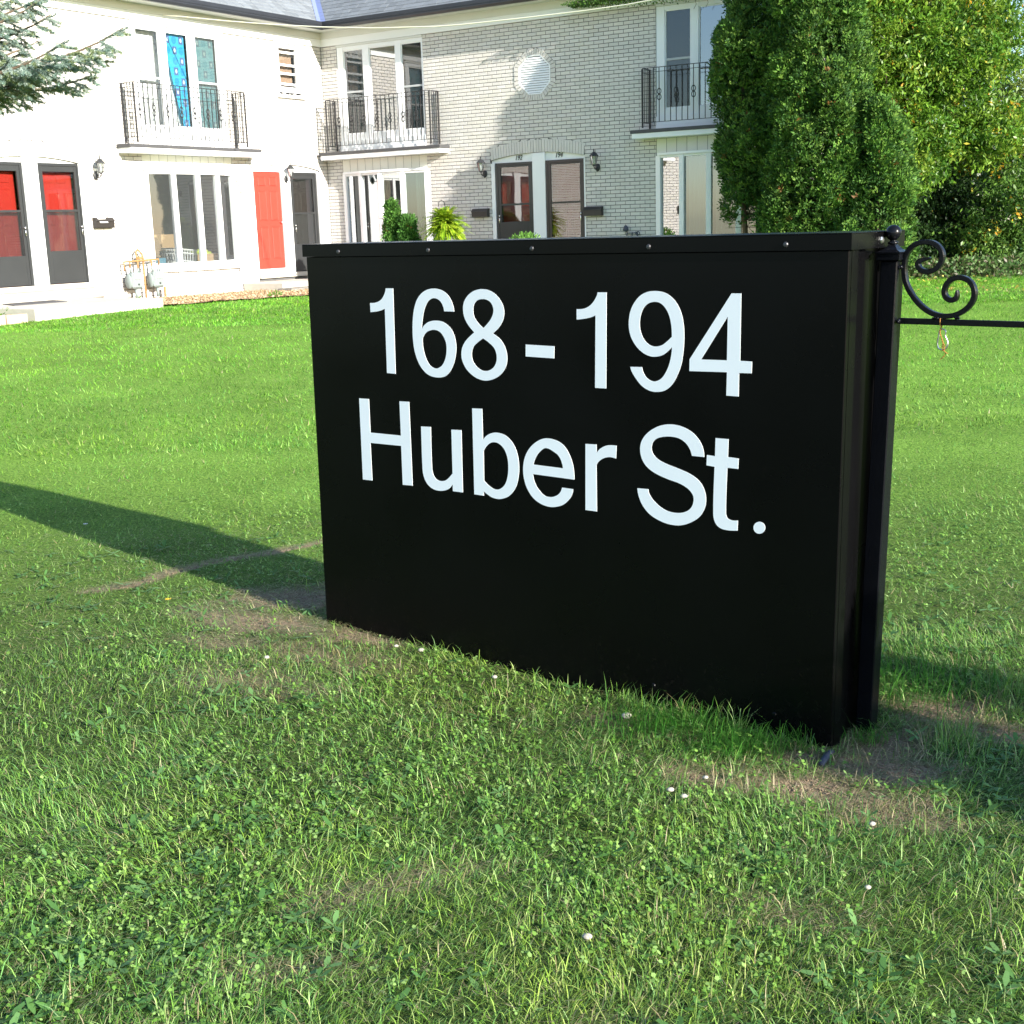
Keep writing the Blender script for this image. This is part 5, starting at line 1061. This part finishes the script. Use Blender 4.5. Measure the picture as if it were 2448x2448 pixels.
o = np_obj('broadleaf_weeds', v, f, M['grassm'], cc); tag(o, 'rosettes of broad-leaved weeds in the lawn', 'weeds', kind='stuff')
# long unmown tussock at the sign's right corner
def tussock(n, cx, cy, sx, sy, l0, l1):
    x = cx+RNG.normal(0, sx, n); y = cy+RNG.normal(0, sy, n)
    qx, qy = x-SA[0], y-SA[1]; tt = qx*cos(SYAW)+qy*sin(SYAW); dd = -qx*sin(SYAW)+qy*cos(SYAW); k = ~((tt > -.01) & (tt < 2.28) & (dd > -.004) & (dd < .32)); x, y = x[k], y[k]; n = len(x)
    th = RNG.uniform(-.9, .9, n)-2.2; Ln = RNG.uniform(l0, l1, n); an = RNG.uniform(.5, 1.35, n); W_ = RNG.uniform(.0016, .0032, n)
    V, F_, kk = ribbon(np.stack([x, y, gh(x, y)], 1), np.cos(th), np.sin(th), -np.sin(th), np.cos(th), Ln*np.sin(an), Ln*np.cos(an), W_, .6, 4)
    c = np.array([(.06,.22,.03), (.09,.28,.04), (.12,.32,.06), (.05,.17,.03)])[RNG.integers(0, 4, n)]*RNG.uniform(.8, 1.2, (n, 1)); return V, F_, np.repeat(c, kk, 0)
parts = [tussock(650, .48, 3.84, .13, .05, .07, .15), tussock(520, .70, 3.66, .10, .045, .07, .15), tussock(120, 1.06, 3.72, .04, .04, .05, .12), tussock(900, 1.35, 4.15, .18, .2, .08, .18)]
off = 0; V, F_, C = [], [], []
for v, f, c in parts: V.append(v); F_.append(f+off); C.append(c); off += len(v)
o = np_obj('long_grass', np.concatenate(V), np.concatenate(F_), M['grassm'], np.concatenate(C)); tag(o, 'long unmown grass bending against the foot of the sign', 'grass', kind='stuff')
# fallen leaves on the far right
def fl(n):
    x = RNG.uniform(5, 13, n); y = 20.3-.56*(x-6.5)+RNG.normal(0, .5, n)+np.where(RNG.random(n) < .45, RNG.uniform(0, 5, n), 0); return x, y
x, y = fl(900); c = np.array([(.60,.50,.08), (.5,.38,.10), (.7,.62,.2), (.35,.25,.10)])[RNG.integers(0, 4, 900)]
v, f, cc = leaflets(x, y, gh(x, y)+.05, RNG.uniform(.03, .06, 900), .4, 1, c, .8); o = np_obj('fallen_leaves', v, f, M['leaf'], cc); tag(o, 'yellow fallen leaves on the worn strip of lawn before the shrubs', 'leaves', kind='stuff')
# pebbles and flowers one can pick out
rp = random.Random(3)
def pebble(x, y, r, label):
    mb = MB(); R_ = []
    for i in range(6):
        a = pi*i/5; R_.append([(x+r*max(.02, sin(a))*cos(t)*(1+.2*rp.random()), y+r*max(.02, sin(a))*.8*sin(t)*(1+.2*rp.random()), float(gh(x, y))+.022+r*.65*cos(a)) for t in np.linspace(0, 2*pi, 9)[:-1]])
    mb.loft(R_); tag(mb.obj('pebble', M['pebble'], None, True), label, 'pebble', 'white pebbles lying in the grass')
for x, y, r, lab in ((.42,3.345,.010,'white pebble, upper of the close pair in front of the sign'), (.452,3.30,.0105,'white pebble, lower of the close pair in front of the sign'), (.53,3.42,.008,'small cream pebble at the left end of the bare strip by the sign corner'),
    (.92,3.11,.009,'oval white pebble below the bare strip by the sign corner'), (-.94,4.61,.010,'white pebble on the worn grass left of the sign'), (-.36,4.64,.012,'white pebble nearest the bottom edge of the sign'), (-.46,4.70,.009,'small white pebble at the bottom left of the sign'),
    (-.08,4.33,.010,'white pebble below the middle of the sign'), (.14,2.61,.011,'whitish pebble low in the lawn in the foreground'), (.35,3.92,.016,'pale flat stone tucked under the long grass at the sign'), (.82,2.79,.008,'pale pebble in the lawn at the lower right')): pebble(x, y, r, lab)
def flower(x, y, r, mt, name, label, cat, n=7):
    t = thing(name, label, cat, (x, y, float(gh(x, y)))); z = float(gh(x, y))+.035
    mb = MB()
    for k in range(n):
        a = 2*pi*k/n; mb.poly([(x, y, z), (x+r*cos(a-.3), y+r*sin(a-.3), z+.003), (x+r*1.1*cos(a), y+r*1.1*sin(a), z+.004), (x+r*cos(a+.3), y+r*sin(a+.3), z+.003)])
    mb.obj('petals', mt, t); mb = MB(); mb.tube([(x, y, z-.037), (x, y, z-.001)], .0009, 4); mb.obj('stem', M['cedarleaf0'], t)
M['yel'] = mat('yellow_petal', (.75,.52,.03), .6, .3); M['whp'] = mat('white_petal', (.78,.78,.76), .6, .3); M['cedarleaf0'] = mat('green_stem', (.08,.16,.04), .6, .3)
flower(-1.5, 5.36, .013, M['yel'], 'dandelion', 'yellow dandelion in the sunlit grass below the sign shadow', 'flower')
flower(-2.33, 6.85, .012, M['whp'], 'daisy', 'white daisy within the long shadow of the sign', 'flower')

# ================================================================ trees and shrubs
def kites(P, D, U, Ln, W_, cols):
    """leaf-shaped kites at P, along D, widened along U (unit arrays)"""
    a = P; b = P+D*(Ln*.45)[:, None]+U*(W_/2)[:, None]; c = P+D*Ln[:, None]; d = P+D*(Ln*.45)[:, None]-U*(W_/2)[:, None]
    V = np.stack([a, b, c, d], 1).reshape(-1, 3); F_ = np.arange(len(V)).reshape(-1, 4); return V, F_, np.repeat(cols, 4, 0)
def unit(a): return a/np.maximum(np.linalg.norm(a, axis=-1, keepdims=True), 1e-9)
def rnd_dirs(n, zb=0.): d = RNG.normal(0, 1, (n, 3)); d[:, 2] += zb; return unit(d)
def pal(cs, n, v=.2): return np.array(cs)[RNG.integers(0, len(cs), n)]*RNG.uniform(1-v, 1+v, (n, 1))
def join(parts):
    off = 0; V, F_, C = [], [], []
    for v, f, c in parts: V.append(v); F_.append(f+off); C.append(c); off += len(v)
    return np.concatenate(V), np.concatenate(F_), np.concatenate(C)
def trunk(name, parent, pts, r0, r1, mt=None, n=9):
    mb = MB(); R = np.linspace(r0, r1, len(pts)); mb.tube(pts, list(R), n); return mb.obj(name, mt or M['bark'], parent, True)
def cedar_crown(cx, cy, z0, z1, rad, nspray, cols, lean=0., seed=1):
    """upright fans of scale leaves on a bumpy cone; rad(h) gives the radius, h 0..1"""
    # billowing clumps standing out from a core coloured darker for inner shade
    Hh = z1-z0; rmax = float(np.max(rad(np.linspace(0, 1, 20)))); nc = int(max(30, 24*Hh*rmax))
    ch = RNG.random(nc)**.9; cth = RNG.uniform(0, 2*pi, nc); cr0 = rad(ch)*RNG.uniform(.58, .84, nc); cs = RNG.uniform(.15, .30, nc)*np.clip(rmax, .35, 1.05)
    k = RNG.choice(nc, nspray, p=cs**2/np.sum(cs**2)); dd = rnd_dirs(nspray, .25)*np.array([1, 1, 1.35]); cd_ = np.stack([np.cos(cth), np.sin(cth), np.zeros(nc)], 1)[k]
    dd = unit(dd+cd_*.9); sh = cs[k]*RNG.uniform(.72, 1.08, nspray)
    C = np.stack([cx+cr0[k]*np.cos(cth[k]), cy+cr0[k]*np.sin(cth[k]), z0+Hh*ch[k]], 1)+dd*sh[:, None]*np.array([1, 1, 1.5])
    core = RNG.random(nspray) < .38; ht = RNG.random(nspray); tt_ = RNG.uniform(0, 2*pi, nspray); Rr = rad(ht)*RNG.uniform(.35, .86, nspray)
    Cc = np.stack([cx+Rr*np.cos(tt_), cy+Rr*np.sin(tt_), z0+Hh*ht], 1); C = np.where(core[:, None], Cc, C); C[:, 0] += lean*(C[:, 2]-z0)/Hh
    out = unit(np.where(core[:, None], np.stack([np.cos(tt_), np.sin(tt_), np.zeros(nspray)], 1), dd)*np.array([1, 1, .5])); up = unit(out*RNG.uniform(.2, 1.1, (nspray, 1))+np.array([0, 0, 1.])*RNG.uniform(.3, 1.3, (nspray, 1))+RNG.normal(0, .3, (nspray, 3)))
    side = unit(np.cross(up, unit(out+RNG.normal(0, .6, (nspray, 3)))))
    col = pal(cols, nspray, .22); parts = []
    br = RNG.random(nspray) < .006; col[br] = np.array((.22,.11,.035))
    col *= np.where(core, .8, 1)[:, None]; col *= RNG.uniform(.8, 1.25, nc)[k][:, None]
    for k in range(9):
        a = RNG.normal(0, .62, nspray); D = unit(up*np.cos(a)[:, None]+side*np.sin(a)[:, None]+RNG.normal(0, .12, (nspray, 3)))
        s = RNG.uniform(.0, .085, nspray); P = C+up*s[:, None]+side*(np.sin(a)*s*.9)[:, None]
        nrm = unit(np.cross(D, side)+RNG.normal(0, .35, (nspray, 3))); U = unit(np.cross(D, nrm))
        parts.append(kites(P, D, U, RNG.uniform(.035, .075, nspray), RNG.uniform(.018, .034, nspray), col*RNG.uniform(.8, 1.2, (nspray, 1))))
    return join(parts)
CED = [(.045,.115,.020), (.065,.155,.024), (.09,.190,.028), (.12,.215,.035), (.035,.095,.022)]
def cedar(label, x, y, z1, r, nspray, z0=.9, trunks=2, lean=0, seed=1, prof=None):
    g = float(gh(x, y)); t = thing('cedar_tree', label, 'tree', (x, y, g)); prof = prof or (lambda h: r*np.clip(1.0-h**1.7*.75, 0, 1)*np.clip(.55+h*3.2, 0, 1))
    v, f, c = cedar_crown(x, y, g+z0, z1, prof, nspray, CED, lean, seed); np_obj('crown', v, f, M['cedarleaf'], c, t)
    for k in range(trunks):
        dx = (k-(trunks-1)/2)*.28; trunk('trunk', t, [(x+dx, y+.1*k, g-.1), (x+dx*1.2+.03, y+.1*k, g+.9), (x+dx*1.4, y, g+2.2), (x+dx*1.2, y, z1*.8)], .065, .02)
    # bare inner twigs near the ground
    mb = MB(); rr = random.Random(seed)
    for k in range(70):
        a = rr.uniform(0, 2*pi); z = g+rr.uniform(.35, 1.6); L_ = rr.uniform(.3, .8)*r; mb.tube([(x, y, z), (x+.5*L_*cos(a), y+.5*L_*sin(a), z+rr.uniform(-.05, .1)), (x+L_*cos(a), y+L_*sin(a), z+rr.uniform(-.1, .2))], [.010, .006, .003], 4)
    mb.obj('dead_twigs', M['bark'], t); return t
cedar('tall dark green cedar hiding the right-hand end of the building', 4.53, 22.93, 6.32, .96, 24000, 1.35, 3, .03, 1, lambda h: .93*np.interp(h, [0, .12, .5, .75, .92, 1], [.62, .98, 1.0, .62, .30, .05]))
cedar('sunlit middle cedar with a full crown beside the tall dark one', 5.24, 22.2, 6.25, .95, 27000, .55, 2, .03, 5, lambda h: .95*np.interp(h, [0, .12, .5, .8, .93, 1], [.7, 1.0, .95, .72, .42, .05]))
cedar('lower bushy cedar reaching the ground in front of the leafy tree', 6.12, 21.6, 3.2, .72, 9000, .35, 1, 0, 9, lambda h: .72*np.clip(1.02-h**2.4*.8, 0, 1)*np.clip(.75+h*2, 0, 1))

ASH = [(.065,.16,.015), (.09,.20,.018), (.13,.25,.022), (.16,.28,.03), (.05,.13,.015), (.20,.29,.035)]
def leafy(blobs, n, L0, L1, wf, cols, shell=.55, droop=.6, yellow=.03, cl=.5, cn=None):
    """compound leaves in clusters through the volume of several blobs (x, y, z, rx, ry, rz, weight)"""
    B = np.array(blobs); wts = B[:, 6]/B[:, 6].sum(); cn = cn or max(60, n//48); bi = RNG.choice(len(B), cn, p=wts)
    d = rnd_dirs(cn); rr = RNG.random(cn)**shell; C = B[bi, :3]+d*rr[:, None]*B[bi, 3:6]
    k = RNG.integers(0, cn, n); P = C[k]+RNG.normal(0, 1, (n, 3))*cl*np.array([.34, .34, .26])*(RNG.random((n, 1))**.5)*.9
    ddir = unit(RNG.normal(0, 1, (n, 3))+np.array([0, 0, -droop])); nrm = unit(RNG.normal(0, .85, (n, 3))+np.array([.3, -.3, .75])); U = unit(np.cross(ddir, nrm))
    ccl = pal(cols, cn, .15)[k]; c = ccl*RNG.uniform(.75, 1.25, (n, 1)); yl = (RNG.random(cn) < yellow*1.5)[k] & (RNG.random(n) < .5) | (RNG.random(n) < yellow*.5)
    c[yl] = pal([(.55,.38,.03), (.45,.40,.05), (.55,.28,.03)], int(yl.sum()), .2)
    Ln = RNG.uniform(L0, L1, n); return kites(P, ddir, U, Ln, Ln*wf*RNG.uniform(.8, 1.2, n), c), C
def leafy_tree(name, label, base, height, blobs, n, L0, L1, wf, cols=ASH, yellow=.03, r0=.13, cat='tree', group=None, cl=.5, limbs=26, **kw):
    x, y = base; g = float(gh(x, y)); t = thing(name, label, cat, (x, y, g), group)
    (v, f, c), C = leafy(blobs, n, L0, L1, wf, cols, yellow=yellow, cl=cl, **kw); np_obj('crown', v, f, M['leaf'], c, t)
    if r0:
        trunk('trunk', t, [(x, y, g-.2), (x+.05, y, g+height*.3), (x-.05, y+.05, g+height*.65), (x, y, g+height)], r0, r0*.25)
        rr = random.Random(int(x*100)+3); mb = MB()
        for k in range(limbs):
            q = C[rr.randrange(len(C))]; z0 = g+height*min(.92, max(.12, (q[2]-g)/height*rr.uniform(.35, .8))); a = Vector((x, y, z0)); b = Vector(q); mid = a.lerp(b, .5)+Vector((rr.uniform(-.2, .2), rr.uniform(-.2, .2), rr.uniform(0, .3)))
            mb.tube([tuple(a), tuple(mid), tuple(b)], [r0*.32, r0*.18, r0*.05], 5)
        mb.obj('limbs', M['bark'], t)
    return t
leafy_tree('ash_tree', 'large yellow-green ash tree with some yellow leaves behind the bushy cedars', (7.7, 25.4), 8.2,
    [(6.6,24.5,5.6,1.7,1.5,1.5,4.6), (8.2,25.0,6.6,2.1,1.7,1.7,4), (7.0,24.3,3.9,1.2,1.1,1.1,2.5), (8.3,24.4,4.4,1.3,1.2,1.0,2.6), (7.4,24.0,2.7,.9,.8,.8,1.6), (9.1,25.1,4.7,.8,1.2,.8,.9), (6.1,24.9,7.3,1.4,1.4,1.4,2), (8.9,24.6,3.0,1.0,.9,.7,1.4)], 125000, .065, .125, .36, yellow=.015)
leafy_tree('ash_tree', 'sparse-leaved tree at the right edge with sky showing through it', (11.4, 27.6), 8.5,
    [(10.6,27.0,6.6,1.3,1.3,1.2,.55), (11.4,27.2,5.0,1.5,1.3,1.3,1.2), (10.3,26.8,3.6,1.3,1.2,1.0,2.2), (11.6,26.5,2.8,1.3,1.2,1.0,2)], 24000, .055, .10, .38, [(.05,.12,.02), (.09,.15,.03), (.13,.19,.04)], yellow=.035)
leafy_tree('leafy_shrub', 'glossy green shrub low at the right edge behind the lawn', (10.1, 24.6), 2.3,
    [(9.8,24.4,1.7,1.1,1.0,.9,2), (10.9,24.6,1.9,1.1,1.0,1.0,2), (9.1,24.6,1.0,.8,.7,.5,1)], 17000, .06, .11, .45, [(.05,.12,.02), (.08,.17,.03), (.11,.21,.035)], yellow=.03, r0=.05, cat='shrub', limbs=14)
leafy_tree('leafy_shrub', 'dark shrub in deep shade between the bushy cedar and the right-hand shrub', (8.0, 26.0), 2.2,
    [(7.4,25.6,1.5,.9,.8,.9,1), (8.6,25.9,1.6,1.2,.9,1.0,1.4), (7.9,25.2,.9,1.1,.7,.5,1)], 30000, .06, .11, .5, [(.022,.055,.016), (.035,.08,.02)], yellow=.01, r0=.05, cat='shrub', limbs=16)  # leaf greens darkened: the deep shade is put into them
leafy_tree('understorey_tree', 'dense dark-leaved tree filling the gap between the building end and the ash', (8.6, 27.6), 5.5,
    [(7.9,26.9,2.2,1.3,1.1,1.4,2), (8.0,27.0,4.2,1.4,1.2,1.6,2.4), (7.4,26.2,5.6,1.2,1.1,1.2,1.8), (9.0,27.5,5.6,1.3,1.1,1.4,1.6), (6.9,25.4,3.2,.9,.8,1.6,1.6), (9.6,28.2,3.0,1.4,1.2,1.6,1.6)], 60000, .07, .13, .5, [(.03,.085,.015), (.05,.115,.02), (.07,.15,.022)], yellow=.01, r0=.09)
# far wood closing the view behind
(v, f, c), _ = leafy([(6.5,33,2.4,5,1.5,2.6,2), (13,34,2.5,5,1.5,2.4,2), (20,34,3.2,5,1.5,3,2), (3.5,34,4.5,2,1.2,4,1)], 26000, .16, .30, .6, [(.022,.050,.014), (.035,.075,.018), (.05,.10,.022)], yellow=.01, cl=1.2)
o = np_obj('woods', v, f, M['leaf'], c); tag(o, 'dark mass of trees far behind the shrubs', 'woods', kind='stuff')
# undergrowth at the foot of the shrubs
n = 15000; x = RNG.uniform(5.6, 15, n); y = 24.0+.30*(x-6)*0+RNG.normal(0, .55, n)+.25*np.sin(x*2)-np.clip(x-9, 0, 9)*-.15; z = gh(x, y)+RNG.random(n)**1.5*.34
D = rnd_dirs(n, .5); U = unit(np.cross(D, rnd_dirs(n))); v, f, c = kites(np.stack([x, y, z], 1), D, U, RNG.uniform(.05, .11, n), RNG.uniform(.03, .055, n), pal([(.05,.12,.03), (.09,.17,.05), (.13,.20,.07), (.10,.09,.05)], n))
o = np_obj('undergrowth', v, f, M['leaf'], c); tag(o, 'tangle of low weeds where the lawn meets the shrubs', 'undergrowth', kind='stuff')
# creeper hanging over the eaves of the right wing
n = 5200; t = RNG.uniform(6.3, 10.6, n)**1; w_ = np.clip((t-6.2)/1.6, 0, 1); z = 5.60-RNG.random(n)**1.2*(.18*w_+.03)+.22*RNG.random(n)*w_; o_ = RNG.uniform(.05, .5, n)
P = np.array([RF(a, b, c_) for a, b, c_ in zip(t, o_, z)]); D = rnd_dirs(n, -.5); U = unit(np.cross(D, rnd_dirs(n)))
v, f, c = kites(P, D, U, RNG.uniform(.03, .06, n), RNG.uniform(.018, .03, n), pal([(.07,.16,.03), (.11,.22,.04), (.05,.11,.02)], n))
cr_ = thing('creeper', 'green creeper trailing under the eaves above the rightmost window', 'climbing plant', RF(8.4, .2, 5.6)); np_obj('foliage', v, f, M['leaf'], c, cr_)
mb = MB()
for k in range(5): mb.tube([RF(6.4+k*.9+j*.25, .2+.05*sin(j*2.+k), 5.55+.03*sin(j*1.7+k)) for j in range(6)], .006, 4)
for t0 in (8.82, 9.05, 9.62): mb.tube([RF(t0, .12, 5.45), RF(t0+.02, .1, 5.35), RF(t0-.03, .1, 5.27)], .004, 4)
mb.obj('stem', M['bark'], cr_)

# small round cedar, hanging fern and pot plant in front of the right wing
def small_cedar(label, F, t, o_, z0, z1, r, n, second=None):
    x, y, _ = F(t, o_, 0); g = float(gh(x, y)); th_ = thing('dwarf_cedar', label, 'shrub', (x, y, g)); parts = [cedar_crown(x, y, g+z0, z1, lambda h: r*np.clip(1.0-h**1.1, 0, 1.0)*np.clip(.8+2*h, 0, 1), n, [(.045,.125,.022), (.065,.165,.03), (.09,.20,.035)], 0, 13)]
    if second:
        x2, y2, _ = F(second[0], o_, 0); parts.append(cedar_crown(x2, y2, g+z0, second[1], lambda h: second[2]*np.sqrt(np.clip(1.02-h**1.8, 0, 1)), n//2, [(.045,.125,.022), (.065,.165,.03)], 0, 15))
    v, f, c = join(parts); np_obj('foliage', v, f, M['cedarleaf'], c, th_); trunk('stem', th_, [(x, y, g-.05), (x, y, g+.4), (x, y, z1*.7)], .03, .01)
small_cedar('small pointed cedar bush under the middle lower window', RF, 3.14, 1.8, .05, 2.02, .37, 2600, (3.46, 1.72, .22))
fx, fy, _ = RF(4.35, 1.8, 0); ft = thing('hanging_fern', 'bright yellow-green fern in a hanging basket on a shepherd hook', 'plant', (fx, fy, float(gh(fx, fy))))
V, F_, C = [], [], []; off = 0; rr = random.Random(12)
fr_parts = []
for k in range(420):
    a = rr.uniform(0, 2*pi); L_ = rr.uniform(.26, .60); el = rr.uniform(-.75, 1.25); n = 22; s = np.linspace(.08, 1, n)
    hx = L_*s*cos(el)*.95; hz = L_*s*math.sin(el)-.30*L_*s**2.2*(1.2 if el > .2 else .9); c0 = np.array([fx, fy, 1.66])
    P = np.stack([c0[0]+hx*cos(a), c0[1]+hx*sin(a), c0[2]+hz], 1); T_ = unit(np.gradient(P, axis=0)); sd_ = unit(np.cross(T_, np.array([0, 0, 1.])+RNG.normal(0, .1, 3)))
    for sg in (-1, 1):
        D = unit(sd_*sg+T_*.45+RNG.normal(0, .1, (n, 3))); U = T_; ln = .062*(1-s*.6)+.014
        fr_parts.append(kites(P, D, U, ln, np.full(n, .027), pal([(.28,.42,.025), (.40,.52,.04), (.20,.36,.02)], 1, .15).repeat(n, 0)*RNG.uniform(.85, 1.15, (n, 1))))
v, f, c = join(fr_parts); np_obj('fronds', v, f, M['leaf'], c, ft)
mb = MB(); mb.lathe([(.0, -.14), (.09, -.12), (.14, 0), (.145, .01), (.0, .0)], 16, (fx, fy, 1.62)); mb.obj('basket', M['bark'], ft, True)
mb = MB(); mb.tube([(fx+.02, fy+.05, .2), (fx+.02, fy+.05, 1.95), (fx+.0, fy+.04, 2.06), (fx-.05, fy+.02, 2.10), (fx-.10, fy, 2.06), (fx-.11, fy, 1.98)], .008, 6)
for a in (0, 2.1, 4.2): mb.tube([(fx+.14*cos(a), fy+.14*sin(a), 1.63), (fx, fy, 1.97)], .003, 4)
mb.obj('hook', M['iron'], ft)
px_, py_, _ = RF(5.97, 1.5, 0); pt = thing('pot_plant', 'green bushy plant just showing over the sign in front of the door numbered 192', 'plant', (px_, py_, .7))
n = 900; a = RNG.uniform(0, 2*pi, n); el = RNG.uniform(.05, 1.4, n); L_ = RNG.uniform(.15, .40, n); D = np.stack([np.cos(a)*np.cos(el), np.sin(a)*np.cos(el), np.sin(el)], 1)
P = np.array([px_, py_, 1.10])+D*L_[:, None]*np.array([1, 1, .85]); U = unit(np.cross(D, rnd_dirs(n))); v, f, c = kites(P, unit(D+RNG.normal(0, .4, (n, 3))), U, RNG.uniform(.04, .08, n), RNG.uniform(.02, .035, n), pal([(.10,.24,.04), (.15,.30,.06)], n)); np_obj('foliage', v, f, M['leaf'], c, pt)
mb = MB(); mb.lathe([(0, 0), (.11, 0), (.15, .32), (.16, .33), (0, .30)], 16, (px_, py_, .71)); mb.obj('pot', M['pinkblock'], pt, True)
# little plants along the gravel
def sprig(x, y, r, label, n=120):
    g = float(gh(x, y)); t = thing('small_plant', label, 'plant', (x, y, g), 'small plants along the wall bed'); a = RNG.uniform(0, 2*pi, n); el = RNG.uniform(.1, 1.3, n); D = np.stack([np.cos(a)*np.cos(el), np.sin(a)*np.cos(el), np.sin(el)*.8], 1)
    P = np.array([x, y, g+.02])+D*(RNG.random(n)*r)[:, None]; v, f, c = kites(P, D, unit(np.cross(D, rnd_dirs(n))), RNG.uniform(.04, .09, n), RNG.uniform(.015, .03, n), pal([(.10,.22,.04), (.15,.28,.05), (.08,.17,.03)], n)); np_obj('foliage', v, f, M['leaf'], c, t)
    mb = MB(); mb.tube([(x, y, g-.02), (x, y, g+.08)], .006, 5); mb.obj('stem', M['cedarleaf0'], t)
for t, o_, r, lab in ((9.95, 1.55, .30, 'small leafy plant behind the edging blocks at the left edge'), (2.2, 2.2, .26, 'small plant in the bed in front of the stone step, nearer the step'), (3.0, 2.9, .2, 'small plant at the grass edge left of the stone step'), (4.7, 2.5, .15, 'tiny plant at the edge of the gravel below the bow window'), (6.6, 1.0, .12, 'tiny plant beside the gas meter pipe')):
    x, y, _ = LF(t, o_, 0); sprig(x, y, r, lab)

# blue spruce at the left edge
SX, SY = -5.65, 11.5; sg_ = float(gh(SX, SY)); spr = thing('spruce_tree', 'blue-grey spruce reaching in at the upper left with drooping needled branches', 'tree', (SX, SY, sg_))
NV, NC = [], []; wood = MB(); rs = random.Random(5)
def needles(A, B, dens, ln, col):
    A, B = np.array(A), np.array(B); L_ = np.linalg.norm(B-A); n = max(6, int(L_*dens)); t = RNG.random(n)[:, None]; ax = unit((B-A)[None])[0]
    r = RNG.normal(0, 1, (n, 3)); r -= (r@ax)[:, None]*ax; r = unit(r); D = unit(r*.85+ax*.62+np.array([0, 0, .18])); P = A+(B-A)*t
    s = unit(np.cross(D, rnd_dirs(n)))*.0021; e = P+D*(ln*RNG.uniform(.75, 1.15, n))[:, None]; NV.append(np.stack([P-s, P+s, e], 1).reshape(-1, 3))
    c = np.array(col)*RNG.uniform(.75, 1.3, (n, 1)); NC.append(np.repeat(c, 3, 0))
SC_ = [(.27,.36,.31), (.21,.31,.27), (.33,.41,.37), (.22,.28,.15)]
def spruce_branch(z, az, L_, droop, dens, detail=1.):
    st = Vector((SX, SY, z)); dr_ = Vector((cos(az), sin(az), 0)); sd = Vector((-sin(az), cos(az), 0)); P = []
    for i in range(13):
        s = i/12; P.append(st+dr_*(L_*s)+Vector((0, 0, L_*(.10*s-droop*s*s+.16*s**4)))+sd*(.05*sin(s*5+z)))
    dens = dens*3.4
    wood.tube([tuple(p) for p in P], [.035*(1-s_/12)+.004 for s_ in range(13)], 5)
    k = .22
    while k < 1:
        i = min(11, int(k*12)); p = P[i].lerp(P[i+1], k*12-i); ll = (.46*(1-k)**.6+.10)*L_/2.2*rs.uniform(.7, 1.2)
        for sg in (-1, 1):
            t2 = (dr_*rs.uniform(.6, 1.)+sd*sg*rs.uniform(.55, .9)+Vector((0, 0, rs.uniform(-.55, .05)))).normalized(); q = p+t2*ll*.6; q2 = q+(t2+Vector((0, 0, -.25 if rs.random() < .6 else .25)))*ll*.4
            col = SC_[rs.randrange(4)]
            wood.tube([tuple(p), tuple(q), tuple(q2)], [.005, .0035, .002], 3); needles(p, q, dens, .024, col); needles(q, q2, dens, .023, col)
            for m_ in (.3, .55, .8):
                for s2 in (-1, 1):
                    b0 = p.lerp(q2, m_); t3 = (t2*.8+t2.cross(Vector((0, 0, 1)))*s2*.8+Vector((0, 0, rs.uniform(-.6, .1)))).normalized(); needles(b0, b0+t3*ll*.36*(1.1-m_*.6), dens, .022, SC_[rs.randrange(4)])
        k += .050/detail
    needles(P[11], P[12]+dr_*.04, dens*1.5, .024, SC_[0])
trunk('trunk', spr, [(SX, SY, sg_-.2), (SX, SY, 3), (SX, SY, 7.2)], .13, .02, M['patio'])
for z, az, L_, dp, dens in ((2.86,-.12,2.58,.10,420), (2.92,.08,2.3,.14,420), (2.78,-.28,2.25,.10,400), (2.80,.26,2.1,.16,380), (3.40,-.10,1.62,.06,420), (3.36,.18,1.55,.08,380), (3.30,-.34,1.6,.06,360), (3.80,-.05,1.5,.03,380), (3.85,.35,1.45,.05,300), (3.05,-.45,1.95,.1,320), (2.66,-.05,1.85,.06,380), (4.15,.1,1.7,0,260), (4.2,-.3,1.7,0,260)):
    spruce_branch(z, az, L_, dp, dens)
for k in range(26):
    spruce_branch(2.66+1.7*k/26, rs.uniform(-.5, .45), rs.uniform(1.4, 1.85), rs.uniform(.04, .12), 360)
for k in range(46):
    z = 2.9+4.0*k/46; spruce_branch(z, k*2.4+.9 if abs(((k*2.4+.9+pi) % (2*pi))-pi) > .6 else k*2.4+2.2, max(.5, 1.9-(z-2.9)*.42), .08, 130, .45)
V = np.concatenate(NV); np_obj('needles', V, np.arange(len(V)).reshape(-1, 3), M['cedarleaf'], np.concatenate(NC), spr); wood.obj('branches', M['patio'], spr)

# shrub just beyond the frame on the right, whose shadow falls beside the sign
leafy_tree('leafy_shrub', 'rounded shrub growing beside the far end of the bracket bar', (3.15, 1.65), 1.3, [(3.05,1.70,.95,.28,.28,.55,1), (3.15,1.6,.35,.25,.25,.35,.7), (3.55,2.05,1.0,.14,.14,.6,.4), (3.55,2.05,.4,.10,.10,.4,.3)], 16000, .035, .06, .5, [(.06,.14,.03), (.09,.18,.04)], r0=.03, cat='shrub', limbs=10, cl=.2)
